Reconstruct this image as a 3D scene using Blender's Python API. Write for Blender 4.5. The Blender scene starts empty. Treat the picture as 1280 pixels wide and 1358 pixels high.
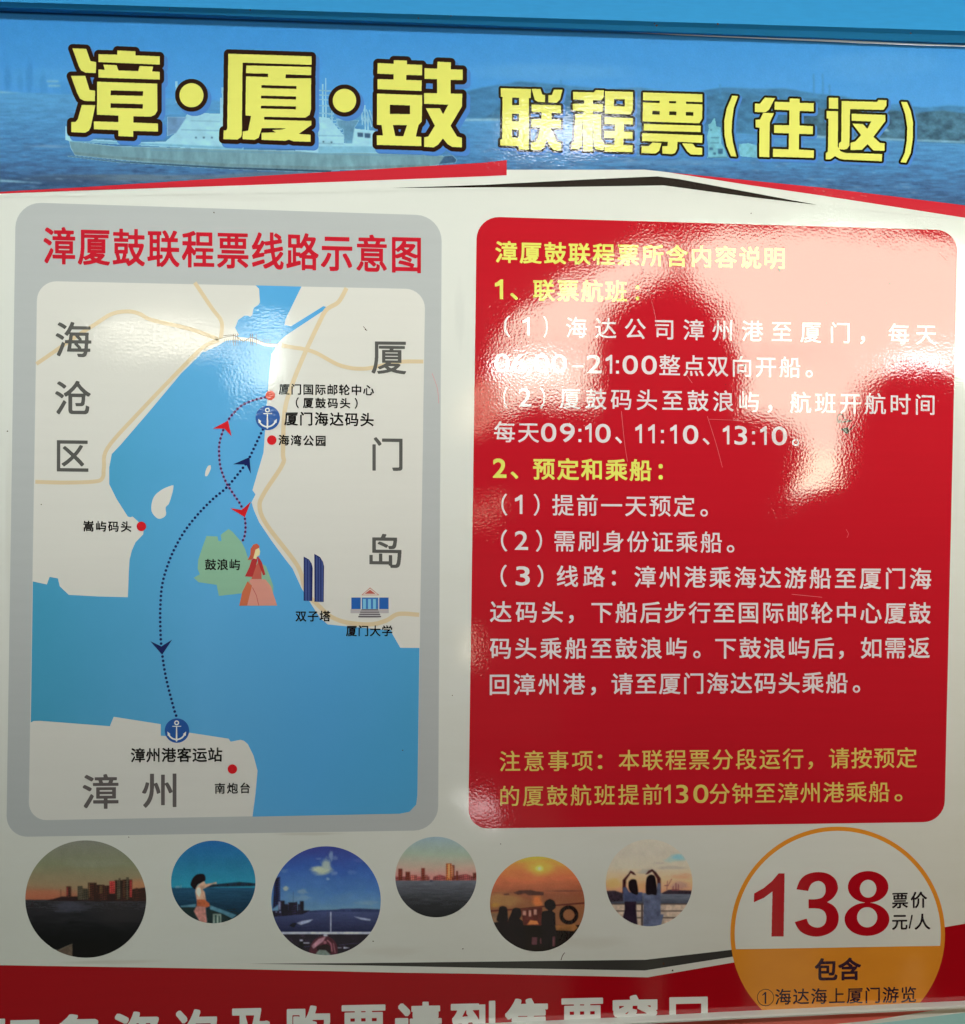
import bpy, bmesh, math, random
import numpy as np
from mathutils import Vector, Matrix
from mathutils.geometry import tessellate_polygon

random.seed(7)
scene = bpy.context.scene
COL = scene.collection

# ------------------------------------------------------------------ camera
# the poster hangs in the plane y = 0 and faces -Y; the camera stands 0.8 m in front of it
PW, PH, FPX = 1280.0, 1358.0, 1350.0
CAM = Vector((0.0, -0.80, 1.35))
YAW, PITCH, ROLL = math.radians(4.2), math.radians(-0.2), math.radians(0.55)
cd = bpy.data.cameras.new("camera")
cam = bpy.data.objects.new("camera", cd)
COL.objects.link(cam)
ROT = Matrix.Rotation(-YAW, 3, 'Z') @ Matrix.Rotation(math.radians(90) + PITCH, 3, 'X') @ Matrix.Rotation(ROLL, 3, 'Z')
cam.matrix_world = Matrix.Translation(CAM) @ ROT.to_4x4()
cd.sensor_fit = 'VERTICAL'
cd.sensor_height = 36.0
cd.lens = 36.0 * FPX / PH
cd.clip_start, cd.clip_end = 0.02, 60
scene.camera = cam


def ray(px, py):
    return ROT @ Vector((px - PW / 2, -(py - PH / 2), -FPX))


def P(px, py, y=0.0):
    """photograph pixel -> point on the plane y (the board is flat, so this just reads the print off it)"""
    d = ray(px, py)
    t = (y - CAM.y) / d.y
    return Vector((CAM.x + d.x * t, y, CAM.z + d.z * t))


def MIR(px, py, D):
    """where a thing must stand, D metres in front of the board, to be mirrored at this pixel"""
    q = P(px, py, D)
    return Vector((q.x, -D, q.z))


# ------------------------------------------------------------------ world, lamps, exposure
world = bpy.data.worlds.new("World")
scene.world = world
world.use_nodes = True
bg = world.node_tree.nodes['Background']
bg.inputs[0].default_value = (1.0, 0.84, 0.56, 1)
bg.inputs[1].default_value = 0.03

vs = scene.view_settings
vs.view_transform = 'Standard'
vs.look = 'None'
vs.exposure = 0
vs.gamma = 1
vs.use_curve_mapping = False
scene.cycles.use_denoising = True
try:
    scene.cycles.denoiser = 'OPENIMAGEDENOISE'
    scene.cycles.denoising_input_passes = 'RGB_ALBEDO_NORMAL'
except Exception:
    pass
scene.cycles.max_bounces = 6
scene.cycles.sample_clamp_indirect = 6


def lamp(name, px, py, D, rx, ry, radiance, color, shape='ELLIPSE', aim=None, spread=180):
    ld = bpy.data.lights.new(name, 'AREA')
    ld.shape = shape
    s = (D - CAM.y) / FPX
    ld.size, ld.size_y = 2 * rx * s, 2 * ry * s
    area = ld.size * ld.size_y * (math.pi / 4 if shape == 'ELLIPSE' else 1)
    ld.energy = radiance * math.pi * area
    ld.color = color
    ld.spread = math.radians(spread)
    o = bpy.data.objects.new(name, ld)
    COL.objects.link(o)
    o.location = MIR(px, py, D)
    tgt = Vector(aim) if aim else P(px, py)
    o.rotation_euler = (tgt - o.location).to_track_quat('-Z', 'Y').to_euler()
    return o


def strip(name, loc, aim, sx, sy, power, color, spread=180):
    ld = bpy.data.lights.new(name, 'AREA')
    ld.spread = math.radians(spread)
    ld.shape = 'RECTANGLE'
    ld.size, ld.size_y = sx, sy
    ld.energy = power
    ld.color = color
    o = bpy.data.objects.new(name, ld)
    COL.objects.link(o)
    o.location = loc
    o.rotation_euler = (Vector(aim) - Vector(loc)).to_track_quat('-Z', 'Y').to_euler()
    return o


# daylight doorway behind the photographer (the pale arch mirrored in the red panel)
PEACH = (0.84, 1.06, 0.84)
lamp("daylight_doorway", 1020, 482, 4.0, 385, 182, 5.3, PEACH)
lamp("side_opening", 1040, 622, 3.7, 95, 20, 2.6, (1.0, 0.70, 0.36))
lamp("side_opening", 640, 600, 4.2, 26, 95, 2.2, (1.0, 0.80, 0.55))
# lit tubes and gaps in the roof, mirrored as bright patches
lamp("ceiling_tube", 702, 490, 3.6, 50, 11, 10.0, (0.95, 0.93, 1.0))
lamp("ceiling_tube", 668, 594, 3.6, 14, 18, 17.5, (1.0, 0.97, 0.90))
lamp("ceiling_tube", 1222, 482, 3.6, 44, 12, 11.0, (0.93, 0.90, 1.0))
lamp("ceiling_tube", 755, 174, 3.6, 88, 15, 9.0, (0.92, 0.93, 1.0))
lamp("ceiling_tube", 228, 446, 3.6, 98, 14, 4.8, (1.0, 0.95, 0.78))
lamp("roof_gap", 348, 490, 3.6, 32, 38, 4.6, (0.88, 1.0, 0.93))
lamp("roof_gap", 362, 440, 3.6, 30, 16, 5.0, (0.90, 1.0, 0.93))
lamp("roof_gap", 925, 598, 3.6, 14, 13, 2.8, PEACH)
lamp("roof_gap", 905, 925, 3.6, 16, 38, 1.0, (1.0, 0.72, 0.5))
lamp("roof_gap", 927, 1052, 3.6, 17, 17, 9.0, (1.0, 0.90, 0.70))
lamp("roof_gap", 618, 1058, 3.6, 5, 6, 7.7, (1.0, 1.0, 0.95))
lamp("roof_gap", 640, 1080, 3.6, 16, 26, 2.8, (1.0, 0.85, 0.85))
lamp("roof_gap", 624, 860, 3.6, 8, 22, 2.8, (1.0, 0.85, 0.62))
lamp("roof_gap", 1046, 1322, 3.6, 9, 5, 3.5, (1.0, 0.9, 0.7))
# ceiling light over the board: bright at the top, falling off downwards
strip("canopy_light", (0.16, -0.78, 2.27), (0.14, 0.0, 1.435), 1.5, 0.14, 3.2, (0.97, 1.0, 0.89), 52)

# added warm fill, out of view low on the right, to lift the lower board
strip("warm_fill", (2.6, -2.2, 0.85), (0.12, 0.0, 1.05), 0.6, 0.6, 23.0, (1.0, 0.74, 0.42))


# ------------------------------------------------------------------ materials
def lin(c):
    c = c / 255.0
    return c / 12.92 if c <= 0.04045 else ((c + 0.055) / 1.055) ** 2.4


def alb(rgb, white=(228, 231, 217)):
    """print colour: what is seen beside what the white paper shows at the same spot (paper = 0.8)"""
    return tuple(min(0.9, 0.8 * lin(a) / lin(b)) for a, b in zip(rgb, white)) + (1,)


W_TOP, W_MID, W_LOW, W_BOT = (226, 230, 216), (208, 210, 196), (182, 178, 162), (158, 150, 132)

_gloss = None


def gloss_group():
    """the orange-peel of the laminate that covers the whole print: one normal for every material"""
    global _gloss
    if _gloss:
        return _gloss
    g = bpy.data.node_groups.new("laminate", 'ShaderNodeTree')
    g.interface.new_socket("Normal", in_out='OUTPUT', socket_type='NodeSocketVector')
    N, L = g.nodes, g.links
    out = N.new('NodeGroupOutput')
    geo = N.new('ShaderNodeNewGeometry')
    n1 = N.new('ShaderNodeTexNoise'); n1.inputs['Scale'].default_value = 520; n1.inputs['Detail'].default_value = 1.5
    n2 = N.new('ShaderNodeTexNoise'); n2.inputs['Scale'].default_value = 22; n2.inputs['Detail'].default_value = 1.0
    b1 = N.new('ShaderNodeBump'); b1.inputs['Strength'].default_value = 1.0; b1.inputs['Distance'].default_value = 0.000047
    b2 = N.new('ShaderNodeBump'); b2.inputs['Strength'].default_value = 1.0; b2.inputs['Distance'].default_value = 0.00022
    n3 = N.new('ShaderNodeTexNoise'); n3.inputs['Scale'].default_value = 13; n3.inputs['Detail'].default_value = 2
    mr = N.new('ShaderNodeMapRange'); mr.inputs['From Min'].default_value = 0.35; mr.inputs['From Max'].default_value = 0.65
    mr.inputs['To Min'].default_value = 0.45; mr.inputs['To Max'].default_value = 1.15
    L.new(geo.outputs['Position'], n3.inputs['Vector'])
    L.new(n3.outputs['Fac'], mr.inputs['Value'])
    L.new(mr.outputs[0], b1.inputs['Strength'])
    L.new(geo.outputs['Position'], n1.inputs['Vector'])
    L.new(geo.outputs['Position'], n2.inputs['Vector'])
    L.new(n2.outputs['Fac'], b2.inputs['Height'])
    L.new(n1.outputs['Fac'], b1.inputs['Height'])
    L.new(b2.outputs['Normal'], b1.inputs['Normal'])
    L.new(b1.outputs['Normal'], out.inputs[0])
    _gloss = g
    return g


def new_mat(name, rough=0.045, gloss=True):
    m = bpy.data.materials.new(name)
    m.use_nodes = True
    nt = m.node_tree
    b = nt.nodes['Principled BSDF']
    b.inputs['Roughness'].default_value = rough
    if gloss:
        b.inputs['Specular IOR Level'].default_value = 1.0
        b.inputs['Coat Weight'].default_value = 1.0
        b.inputs['Coat Roughness'].default_value = 0.02
        g = nt.nodes.new('ShaderNodeGroup')
        g.node_tree = gloss_group()
        nt.links.new(g.outputs[0], b.inputs['Normal'])
        nt.links.new(g.outputs[0], b.inputs['Coat Normal'])
    return m, nt, b


_cache = {}


def ink(rgb, white=W_TOP, var=0.05, grain=None):
    """flat printed colour with faint banding from the printer"""
    key = (rgb, white, var, grain)
    if key in _cache:
        return _cache[key]
    m, nt, b = new_mat("print_%d_%d_%d" % rgb)
    c = alb(rgb, white)
    geo = nt.nodes.new('ShaderNodeNewGeometry')
    mp = nt.nodes.new('ShaderNodeMapping'); mp.inputs['Scale'].default_value = grain or ((6, 6, 110) if var < 0.2 else (260, 260, 320))
    nz = nt.nodes.new('ShaderNodeTexNoise'); nz.inputs['Scale'].default_value = 1.6; nz.inputs['Detail'].default_value = 3
    mx = nt.nodes.new('ShaderNodeMix'); mx.data_type = 'RGBA'
    mx.inputs[6].default_value = tuple(v * (1 - var) for v in c[:3]) + (1,)
    mx.inputs[7].default_value = tuple(min(0.92, v * (1 + var)) for v in c[:3]) + (1,)
    nt.links.new(geo.outputs['Position'], mp.inputs['Vector'])
    nt.links.new(mp.outputs['Vector'], nz.inputs['Vector'])
    nt.links.new(nz.outputs['Fac'], mx.inputs[0])
    nt.links.new(mx.outputs[2], b.inputs['Base Color'])
    _cache[key] = m
    return m


def ramp_ink(name, axis, p0, p1, stops, white, noise=None, blobs=()):
    """printed gradient of a picture between two pixels along an axis ('x' or 'z')"""
    m, nt, b = new_mat(name)
    geo = nt.nodes.new('ShaderNodeNewGeometry')
    sp = nt.nodes.new('ShaderNodeSeparateXYZ')
    mr = nt.nodes.new('ShaderNodeMapRange')
    a, c = P(*p0), P(*p1)
    mr.inputs['From Min'].default_value = getattr(a, axis)
    mr.inputs['From Max'].default_value = getattr(c, axis)
    cr = nt.nodes.new('ShaderNodeValToRGB')
    el = cr.color_ramp.elements
    while len(el) < len(stops):
        el.new(0.5)
    for e, (pos, rgb) in zip(el, stops):
        e.position = pos
        e.color = alb(rgb, white)
    nt.links.new(geo.outputs['Position'], sp.inputs[0])
    nt.links.new(sp.outputs['X' if axis == 'x' else 'Z'], mr.inputs['Value'])
    if noise:
        sx, sz, amt = noise
        mp = nt.nodes.new('ShaderNodeMapping'); mp.inputs['Scale'].default_value = (sx, 1, sz)
        nz = nt.nodes.new('ShaderNodeTexNoise'); nz.inputs['Scale'].default_value = 1; nz.inputs['Detail'].default_value = 5
        nz.inputs['Roughness'].default_value = 0.65
        ma = nt.nodes.new('ShaderNodeMath'); ma.operation = 'MULTIPLY_ADD'
        ma.inputs[1].default_value = amt
        ad = nt.nodes.new('ShaderNodeMath'); ad.operation = 'ADD'; ad.inputs[1].default_value = -amt / 2
        nt.links.new(geo.outputs['Position'], mp.inputs['Vector'])
        nt.links.new(mp.outputs['Vector'], nz.inputs['Vector'])
        nt.links.new(nz.outputs['Fac'], ma.inputs[0])
        nt.links.new(mr.outputs['Result'], ma.inputs[2])
        nt.links.new(ma.outputs[0], ad.inputs[0])
        nt.links.new(ad.outputs[0], cr.inputs['Fac'])
    else:
        nt.links.new(mr.outputs['Result'], cr.inputs['Fac'])
    col = cr.outputs['Color']
    for cx, cy, rx, ry, rgb, amt, rag in blobs:
        # soft printed patch (cloud, glow, wake): an ellipse with a ragged rim
        c = P(cx, cy)
        sx_, sz_ = abs(P(cx + rx, cy).x - c.x), abs(P(cx, cy + ry).z - c.z)
        sub = nt.nodes.new('ShaderNodeVectorMath'); sub.operation = 'SUBTRACT'; sub.inputs[1].default_value = c
        mul = nt.nodes.new('ShaderNodeVectorMath'); mul.operation = 'MULTIPLY'; mul.inputs[1].default_value = (1 / sx_, 0, 1 / sz_)
        ln = nt.nodes.new('ShaderNodeVectorMath'); ln.operation = 'LENGTH'
        nz = nt.nodes.new('ShaderNodeTexNoise'); nz.inputs['Scale'].default_value = 1.6; nz.inputs['Detail'].default_value = 5
        nm = nt.nodes.new('ShaderNodeMath'); nm.operation = 'MULTIPLY_ADD'; nm.inputs[1].default_value = rag
        fr = nt.nodes.new('ShaderNodeMapRange'); fr.interpolation_type = 'SMOOTHSTEP'
        fr.inputs['From Min'].default_value = 1.0 + rag / 2; fr.inputs['From Max'].default_value = 0.25 + rag / 2
        fr.inputs['To Max'].default_value = amt
        mx = nt.nodes.new('ShaderNodeMix'); mx.data_type = 'RGBA'; mx.inputs[7].default_value = alb(rgb, white)
        nt.links.new(geo.outputs['Position'], sub.inputs[0]); nt.links.new(sub.outputs[0], mul.inputs[0])
        nt.links.new(mul.outputs[0], ln.inputs[0]); nt.links.new(mul.outputs[0], nz.inputs['Vector'])
        nt.links.new(nz.outputs['Fac'], nm.inputs[0]); nt.links.new(ln.outputs['Value'], nm.inputs[2])
        nt.links.new(nm.outputs[0], fr.inputs['Value']); nt.links.new(fr.outputs[0], mx.inputs[0])
        nt.links.new(col, mx.inputs[6])
        col = mx.outputs[2]
    nt.links.new(col, b.inputs['Base Color'])
    return m


# ------------------------------------------------------------------ mesh helpers
STEP = 0.00004          # thickness of one printed layer


def empty(name, loc, label, cat, group=None):
    o = bpy.data.objects.new(name, None)
    o.empty_display_size = 0.05
    o.location = loc
    COL.objects.link(o)
    o['label'] = label
    o['category'] = cat
    if group:
        o['group'] = group
    bpy.context.view_layer.update()
    return o


def link(name, me, mats, parent=None):
    for m in (mats if isinstance(mats, (list, tuple)) else [mats]):
        me.materials.append(m)
    o = bpy.data.objects.new(name, me)
    COL.objects.link(o)
    if parent:
        o.parent = parent
        o.matrix_parent_inverse = parent.matrix_world.inverted()
    return o


def inside(p, l):
    c = False
    for i in range(len(l)):
        (xa, ya), (xb, yb) = l[i - 1], l[i]
        if (ya > p[1]) != (yb > p[1]) and p[0] < xa + (p[1] - ya) / (yb - ya) * (xb - xa):
            c = not c
    return c


def nest(loops):
    """every outer loop with the holes that lie directly in it"""
    n = len(loops)
    par = [[j for j in range(n) if j != i and inside(loops[i][0], loops[j])] for i in range(n)]
    out = []
    for i in range(n):
        if len(par[i]) % 2 == 0:
            out.append([loops[i]] + [loops[j] for j in range(n) if len(par[j]) == len(par[i]) + 1 and i in par[j]])
    return out


class Sheet:
    """collects flat polygons (given in photograph pixels on the board plane)"""
    def __init__(self):
        self.v, self.f, self.mi = [], [], []

    def loops(self, loops, layer, mi=0, y=None):
        yy = -layer * STEP if y is None else y
        loops = [l for l in loops if len(l) > 2]
        if not loops:
            return
        if len(loops) > 1:
            for grp in nest(loops):
                self._fill(grp, layer, mi, y, yy)
        else:
            self._fill(loops, layer, mi, y, yy)

    def _fill(self, loops, layer, mi, y, yy):
        co = [[Vector((p[0], p[1], 0)) for p in l] for l in loops]
        base = len(self.v)
        flat = [p for l in loops for p in l]
        for p in flat:
            q = P(p[0], p[1], 0.0 if y is None else yy)
            self.v.append((q.x, yy, q.z))
        for t in tessellate_polygon(co):
            a, b, c = (flat[i] for i in t)
            s = (b[0] - a[0]) * (c[1] - a[1]) - (b[1] - a[1]) * (c[0] - a[0])
            if abs(s) < 1e-9:
                continue
            t = tuple(base + i for i in t)
            self.f.append(t if s < 0 else t[::-1])
            self.mi.append(mi)

    def build(self, name, mats, parent=None):
        me = bpy.data.meshes.new(name)
        me.from_pydata(self.v, [], self.f)
        me.update()
        o_mats = mats if isinstance(mats, (list, tuple)) else [mats]
        # faces look towards -Y
        ny = sum(p.normal.y * p.area for p in me.polygons)
        if ny > 0:
            me.flip_normals()
        for p, i in zip(me.polygons, self.mi):
            p.material_index = i
        return link(name, me, o_mats, parent)


def sheet(name, loops, layer, mat, parent, y=None):
    s = Sheet()
    for l in loops:
        s.loops(l if isinstance(l[0][0], (tuple, list)) else [l], layer, 0, y)
    return s.build(name, mat, parent)


def Z(ox, oy, sc, pts):
    return [(ox + x / sc, oy + y / sc) for x, y in pts]


def circ(cx, cy, rx, ry=None, n=56):
    ry = ry or rx
    return [(cx + rx * math.cos(2 * math.pi * i / n), cy + ry * math.sin(2 * math.pi * i / n)) for i in range(n)]


def round_quad(q, r, n=8):
    out = []
    for i in range(4):
        a, b, c = Vector(q[i - 1]), Vector(q[i]), Vector(q[(i + 1) % 4])
        u, w = (a - b).normalized(), (c - b).normalized()
        rr = r[i] if isinstance(r, (list, tuple)) else r
        p0, p1 = b + u * rr, b + w * rr
        for k in range(n + 1):
            t = k / n
            # circular-like corner
            h = 0.5523
            c0, c1 = p0 + (b - p0) * h, p1 + (b - p1) * h
            s = p0 * (1 - t) ** 3 + c0 * 3 * t * (1 - t) ** 2 + c1 * 3 * t * t * (1 - t) + p1 * t ** 3
            out.append((s.x, s.y))
    return out


def smooth_path(pts, per=8):
    out = []
    n = len(pts)
    for i in range(n - 1):
        p0, p1, p2, p3 = (Vector(pts[max(0, min(n - 1, j))]) for j in (i - 1, i, i + 1, i + 2))
        for k in range(per):
            t = k / per
            out.append(tuple(0.5 * ((2 * p1) + (p2 - p0) * t + (2 * p0 - 5 * p1 + 4 * p2 - p3) * t * t + (3 * p1 - p0 - 3 * p2 + p3) * t ** 3)))
    out.append(tuple(pts[-1]))
    return out


def stroke(path, w):
    """ribbon of width w along a path; w may be a pair (start, end)"""
    L, R = [], []
    n = len(path)
    for i, p in enumerate(path):
        a = Vector(path[max(0, i - 1)]); b = Vector(path[min(n - 1, i + 1)])
        d = (b - a).normalized()
        ww = (w[0] + (w[1] - w[0]) * i / (n - 1)) if isinstance(w, tuple) else w
        nrm = Vector((-d.y, d.x)) * ww / 2
        L.append((p[0] + nrm.x, p[1] + nrm.y)); R.append((p[0] - nrm.x, p[1] - nrm.y))
    return L + R[::-1]


def walk(path, step):
    out, acc = [path[0]], 0.0
    for a, b in zip(path, path[1:]):
        d = math.dist(a, b)
        while acc + d >= step:
            t = (step - acc) / d
            a = (a[0] + (b[0] - a[0]) * t, a[1] + (b[1] - a[1]) * t)
            out.append(a)
            d = math.dist(a, b); acc = 0.0
        acc += d
    return out


def clip(poly, hull):
    """polygon clipped to a convex hull"""
    out = list(poly)
    area = sum(hull[i - 1][0] * hull[i][1] - hull[i][0] * hull[i - 1][1] for i in range(len(hull)))
    sg = 1 if area > 0 else -1
    for i in range(len(hull)):
        a, b = hull[i - 1], hull[i]
        ins = lambda p: sg * ((b[0] - a[0]) * (p[1] - a[1]) - (b[1] - a[1]) * (p[0] - a[0])) >= 0
        src, out = out, []
        for j in range(len(src)):
            p, q = src[j - 1], src[j]
            ip, iq = ins(p), ins(q)
            if ip != iq:
                d1 = (b[0] - a[0]) * (p[1] - a[1]) - (b[1] - a[1]) * (p[0] - a[0])
                d2 = (b[0] - a[0]) * (q[1] - a[1]) - (b[1] - a[1]) * (q[0] - a[0])
                t = d1 / (d1 - d2)
                out.append((p[0] + (q[0] - p[0]) * t, p[1] + (q[1] - p[1]) * t))
            if iq:
                out.append(q)
        if not out:
            return []
    return out


# ---- lettering: glyph outlines from Blender's own font, thickened through a distance field
def edt(mask, r, p=2):
    """distance to the nearest set cell, cut off beyond r"""
    h, w = mask.shape
    R = int(math.ceil(r)) + 2
    idx = np.arange(w)[None, :]
    big = 10 ** 6
    left = np.maximum.accumulate(np.where(mask, idx, -big), axis=1)
    right = np.minimum.accumulate(np.where(mask, idx, big)[:, ::-1], axis=1)[:, ::-1]
    dx = np.minimum(idx - left, right - idx).astype(float)
    dx2 = np.minimum(dx, 10 * R) ** p
    best = dx2.copy()
    for k in range(1, R + 1):
        s = np.full_like(dx2, (10.0 * R) ** p)
        s[k:] = dx2[:-k]
        best = np.minimum(best, s + float(k) ** p)
        s = np.full_like(dx2, (10.0 * R) ** p)
        s[:-k] = dx2[k:]
        best = np.minimum(best, s + float(k) ** p)
    return best ** (1.0 / p)


def contours(phi):
    """closed loops where phi crosses zero (inside: phi < 0)"""
    ins = phi < 0
    h, w = phi.shape
    cell = ins[:-1, :-1].astype(int) + 2 * ins[:-1, 1:] + 4 * ins[1:, 1:] + 8 * ins[1:, :-1]
    ys, xs = np.nonzero((cell > 0) & (cell < 15))
    nxt = {}
    tab = {1: ((3, 0),), 2: ((0, 1),), 3: ((3, 1),), 4: ((1, 2),), 5: ((3, 0), (1, 2)), 6: ((0, 2),), 7: ((3, 2),),
           8: ((2, 3),), 9: ((2, 0),), 10: ((0, 1), (2, 3)), 11: ((2, 1),), 12: ((1, 3),), 13: ((1, 0),), 14: ((0, 3),)}
    pos = {}

    def edge(y, x, e):
        if e == 0: k, a, b, o = (y, x, 0), phi[y, x], phi[y, x + 1], 0
        elif e == 2: k, a, b, o = (y + 1, x, 0), phi[y + 1, x], phi[y + 1, x + 1], 0
        elif e == 3: k, a, b, o = (y, x, 1), phi[y, x], phi[y + 1, x], 1
        else: k, a, b, o = (y, x + 1, 1), phi[y, x + 1], phi[y + 1, x + 1], 1
        if k not in pos:
            t = a / (a - b)
            pos[k] = (k[1] + (t if o == 0 else 0), k[0] + (t if o == 1 else 0))
        return k
    for y, x in zip(ys.tolist(), xs.tolist()):
        for e0, e1 in tab[int(cell[y, x])]:
            nxt[edge(y, x, e0)] = edge(y, x, e1)
    loops = []
    while nxt:
        k0, k = nxt.popitem()
        lp = [pos[k0]]
        while k != k0 and k in nxt:
            lp.append(pos[k])
            k = nxt.pop(k)
        if len(lp) > 5:
            loops.append(lp)
    return loops


def rdp(pts, eps):
    a = np.array(pts)
    n = len(a)
    far = int(np.argmax(((a - a[0]) ** 2).sum(1)))

    def run(i, j):
        keep = []
        st = [(i, j)]
        while st:
            i, j = st.pop()
            if j <= i + 1:
                continue
            p, q = a[i], b[j]
            d = q - p
            L = math.hypot(*d)
            seg = b[i + 1:j] - p
            dist = np.abs(seg[:, 0] * d[1] - seg[:, 1] * d[0]) / L if L > 1e-9 else np.hypot(seg[:, 0], seg[:, 1])
            k = int(np.argmax(dist))
            if dist[k] > eps:
                k += i + 1
                keep.append(k)
                st += [(i, k), (k, j)]
        return keep
    b = np.vstack([a, a[:1]])
    a = b
    ks = sorted(set([0, far] + run(0, far) + run(far, n)))
    return [tuple(b[k]) for k in ks if k < n]


def blur(f):
    for ax in (0, 1):
        f = 0.25 * np.roll(f, 1, ax) + 0.5 * f + 0.25 * np.roll(f, -1, ax)
    return f


def field_loops(mask, r, eps=0.33, p=2):
    if r > 0:
        phi = edt(mask, r, p) - r
    else:
        phi = 0.5 - mask.astype(float)
    phi = blur(phi)
    return [l for l in (rdp(c, eps) for c in contours(phi)) if len(l) > 2]


_raw, _gl = {}, {}
RES = 150
_fc = bpy.data.curves.new("lettering_source", 'FONT')
_fo = bpy.data.objects.new("lettering_source", _fc)


def raw(ch):
    """triangles of one character (em units) and its advance"""
    if ch in _raw:
        return _raw[ch]
    if ch == '1':
        v = np.array([(0.115, 0.575), (0.21, 0.63), (0.30, 0.715), (0.35, 0.715), (0.35, 0.0), (0.275, 0.0), (0.275, 0.56), (0.20, 0.505), (0.115, 0.475)]) * (1, 0.98)
        _raw[ch] = (v, [tuple(t) for t in tessellate_polygon([[Vector((a, b, 0)) for a, b in v]])])
        return _raw[ch]
    if _fo.name not in COL.objects:
        COL.objects.link(_fo)
    if ch == ':':
        v = np.array([(0.05, 0.0), (0.145, 0.0), (0.145, 0.095), (0.05, 0.095), (0.05, 0.40), (0.145, 0.40), (0.145, 0.495), (0.05, 0.495)])
        _raw[ch] = (v, [(0, 1, 2), (0, 2, 3), (4, 5, 6), (4, 6, 7)])
        return _raw[ch]
    _fc.body = ch
    _fc.size = 1.0
    bpy.context.view_layer.update()
    dg = bpy.context.evaluated_depsgraph_get()
    me = bpy.data.meshes.new_from_object(_fo.evaluated_get(dg))
    me.calc_loop_triangles()
    v = np.array([x.co[:2] for x in me.vertices]) if len(me.vertices) else np.zeros((0, 2))
    t = [tuple(x.vertices) for x in me.loop_triangles]
    bpy.data.meshes.remove(me)
    if ch in '023456789':
        v = v * (1.28, 1.0)
    _raw[ch] = (v, t)
    return _raw[ch]


def raster_tris(v, t, x0, y0, w, h, s):
    m = np.zeros((h, w), bool)
    for tri in t:
        p = (v[list(tri)] - (x0, y0)) * s
        ax, ay = np.floor(p.min(0)).astype(int); bx, by = np.ceil(p.max(0)).astype(int)
        ax, ay, bx, by = max(ax, 0), max(ay, 0), min(bx, w - 1), min(by, h - 1)
        if bx < ax or by < ay:
            continue
        X, Y = np.meshgrid(np.arange(ax, bx + 1), np.arange(ay, by + 1))
        d = []
        for i in range(3):
            q, r = p[i], p[(i + 1) % 3]
            d.append((r[0] - q[0]) * (Y - q[1]) - (r[1] - q[1]) * (X - q[0]))
        m[ay:by + 1, ax:bx + 1] |= ((d[0] >= 0) & (d[1] >= 0) & (d[2] >= 0)) | ((d[0] <= 0) & (d[1] <= 0) & (d[2] <= 0))
    return m


def glyph(ch, wt):
    """outline loops of a character in em units (y up), ink box"""
    key = (ch, wt)
    if key in _gl:
        return _gl[key]
    v, t = raw(ch)
    if len(t) == 0:
        _gl[key] = ([], (0, 0, 0.3, 0.7))
        return _gl[key]
    pad = 0.05 + wt
    x0, y0 = v.min(0) - pad
    x1, y1 = v.max(0) + pad
    w, h = int((x1 - x0) * RES) + 2, int((y1 - y0) * RES) + 2
    m = raster_tris(v, t, x0, y0, w, h, RES)
    lp = [[(x0 + p[0] / RES, y0 + p[1] / RES) for p in l] for l in field_loops(m, wt * RES, 0.33, 5)]
    a = np.array([p for l in lp for p in l])
    _gl[key] = (lp, (a[:, 0].min(), a[:, 1].min(), a[:, 0].max(), a[:, 1].max()))
    return _gl[key]


def is_ascii(ch):
    return ord(ch) < 0x2e80 and ch not in '、。'


def text(name, pieces, yl, yr, em, wt, layer, mat, parent, digit=1.16, xs=1.0):
    """one printed line. pieces: (characters, ink left x, ink right x); yl / yr: middle of the line at its two ends"""
    S = Sheet()
    X0, X1 = pieces[0][1], pieces[-1][2]
    ymid = lambda x: yl + (yr - yl) * (x - X0) / max(1e-6, X1 - X0)
    slope = (yr - yl) / max(1.0, X1 - X0)
    for chars, xa, xb in pieces:
        gs = []
        pen = 0.0
        for ch in chars:
            lp, bb = glyph(ch, wt)
            k = em * (digit if is_ascii(ch) else 1.0)
            adv = (bb[2] - bb[0] + 0.09) if is_ascii(ch) else 1.0
            off = -bb[0] + 0.045 if is_ascii(ch) else 0.0
            gs.append((lp, bb, k, pen + off * k * xs))
            pen += adv * k * xs
        first, last = gs[0], gs[-1]
        l0 = first[3] + first[1][0] * first[2] * xs
        r0 = last[3] + last[1][2] * last[2] * xs
        n = len(gs)
        sp = ((xb - xa) - (r0 - l0)) / (n - 1) if n > 1 else 0
        wid = (xb - xa) / (r0 - l0) if n == 1 and chars not in '，、' else 1.0
        wid = min(max(wid, 0.7), 1.4 if not is_ascii(chars[0]) else 1.12)
        for i, (lp, bb, k, px) in enumerate(gs):
            ox = xa - l0 * wid + px * wid + sp * i
            cy = 0.38 if k == em else 0.341
            out = []
            for l in lp:
                q = []
                for u, v in l:
                    x = ox + u * k * xs * wid
                    q.append((x, ymid(ox + 0.5 * k * xs) + slope * (x - ox - 0.5 * k * xs) - (v - cy) * k))
                out.append(q)
            S.loops(out, layer)
    return S.build(name, mat, parent)


def glyph_boxes(name, items, wt, layer, mat, parent):
    """characters set one by one: (character, x0, y0, x1, y1) ink box, optional slope"""
    S = Sheet()
    for it in items:
        ch, x0, y0, x1, y1 = it[:5]
        sl = it[5] if len(it) > 5 else 0.012
        lp, bb = glyph(ch, wt)
        out = []
        for l in lp:
            q = []
            for u, v in l:
                x = x0 + (u - bb[0]) / (bb[2] - bb[0]) * (x1 - x0)
                q.append((x, y1 - (v - bb[1]) / (bb[3] - bb[1]) * (y1 - y0) + sl * (x - (x0 + x1) / 2)))
            out.append(q)
        S.loops(out, layer)
    return S.build(name, mat, parent)


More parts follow.
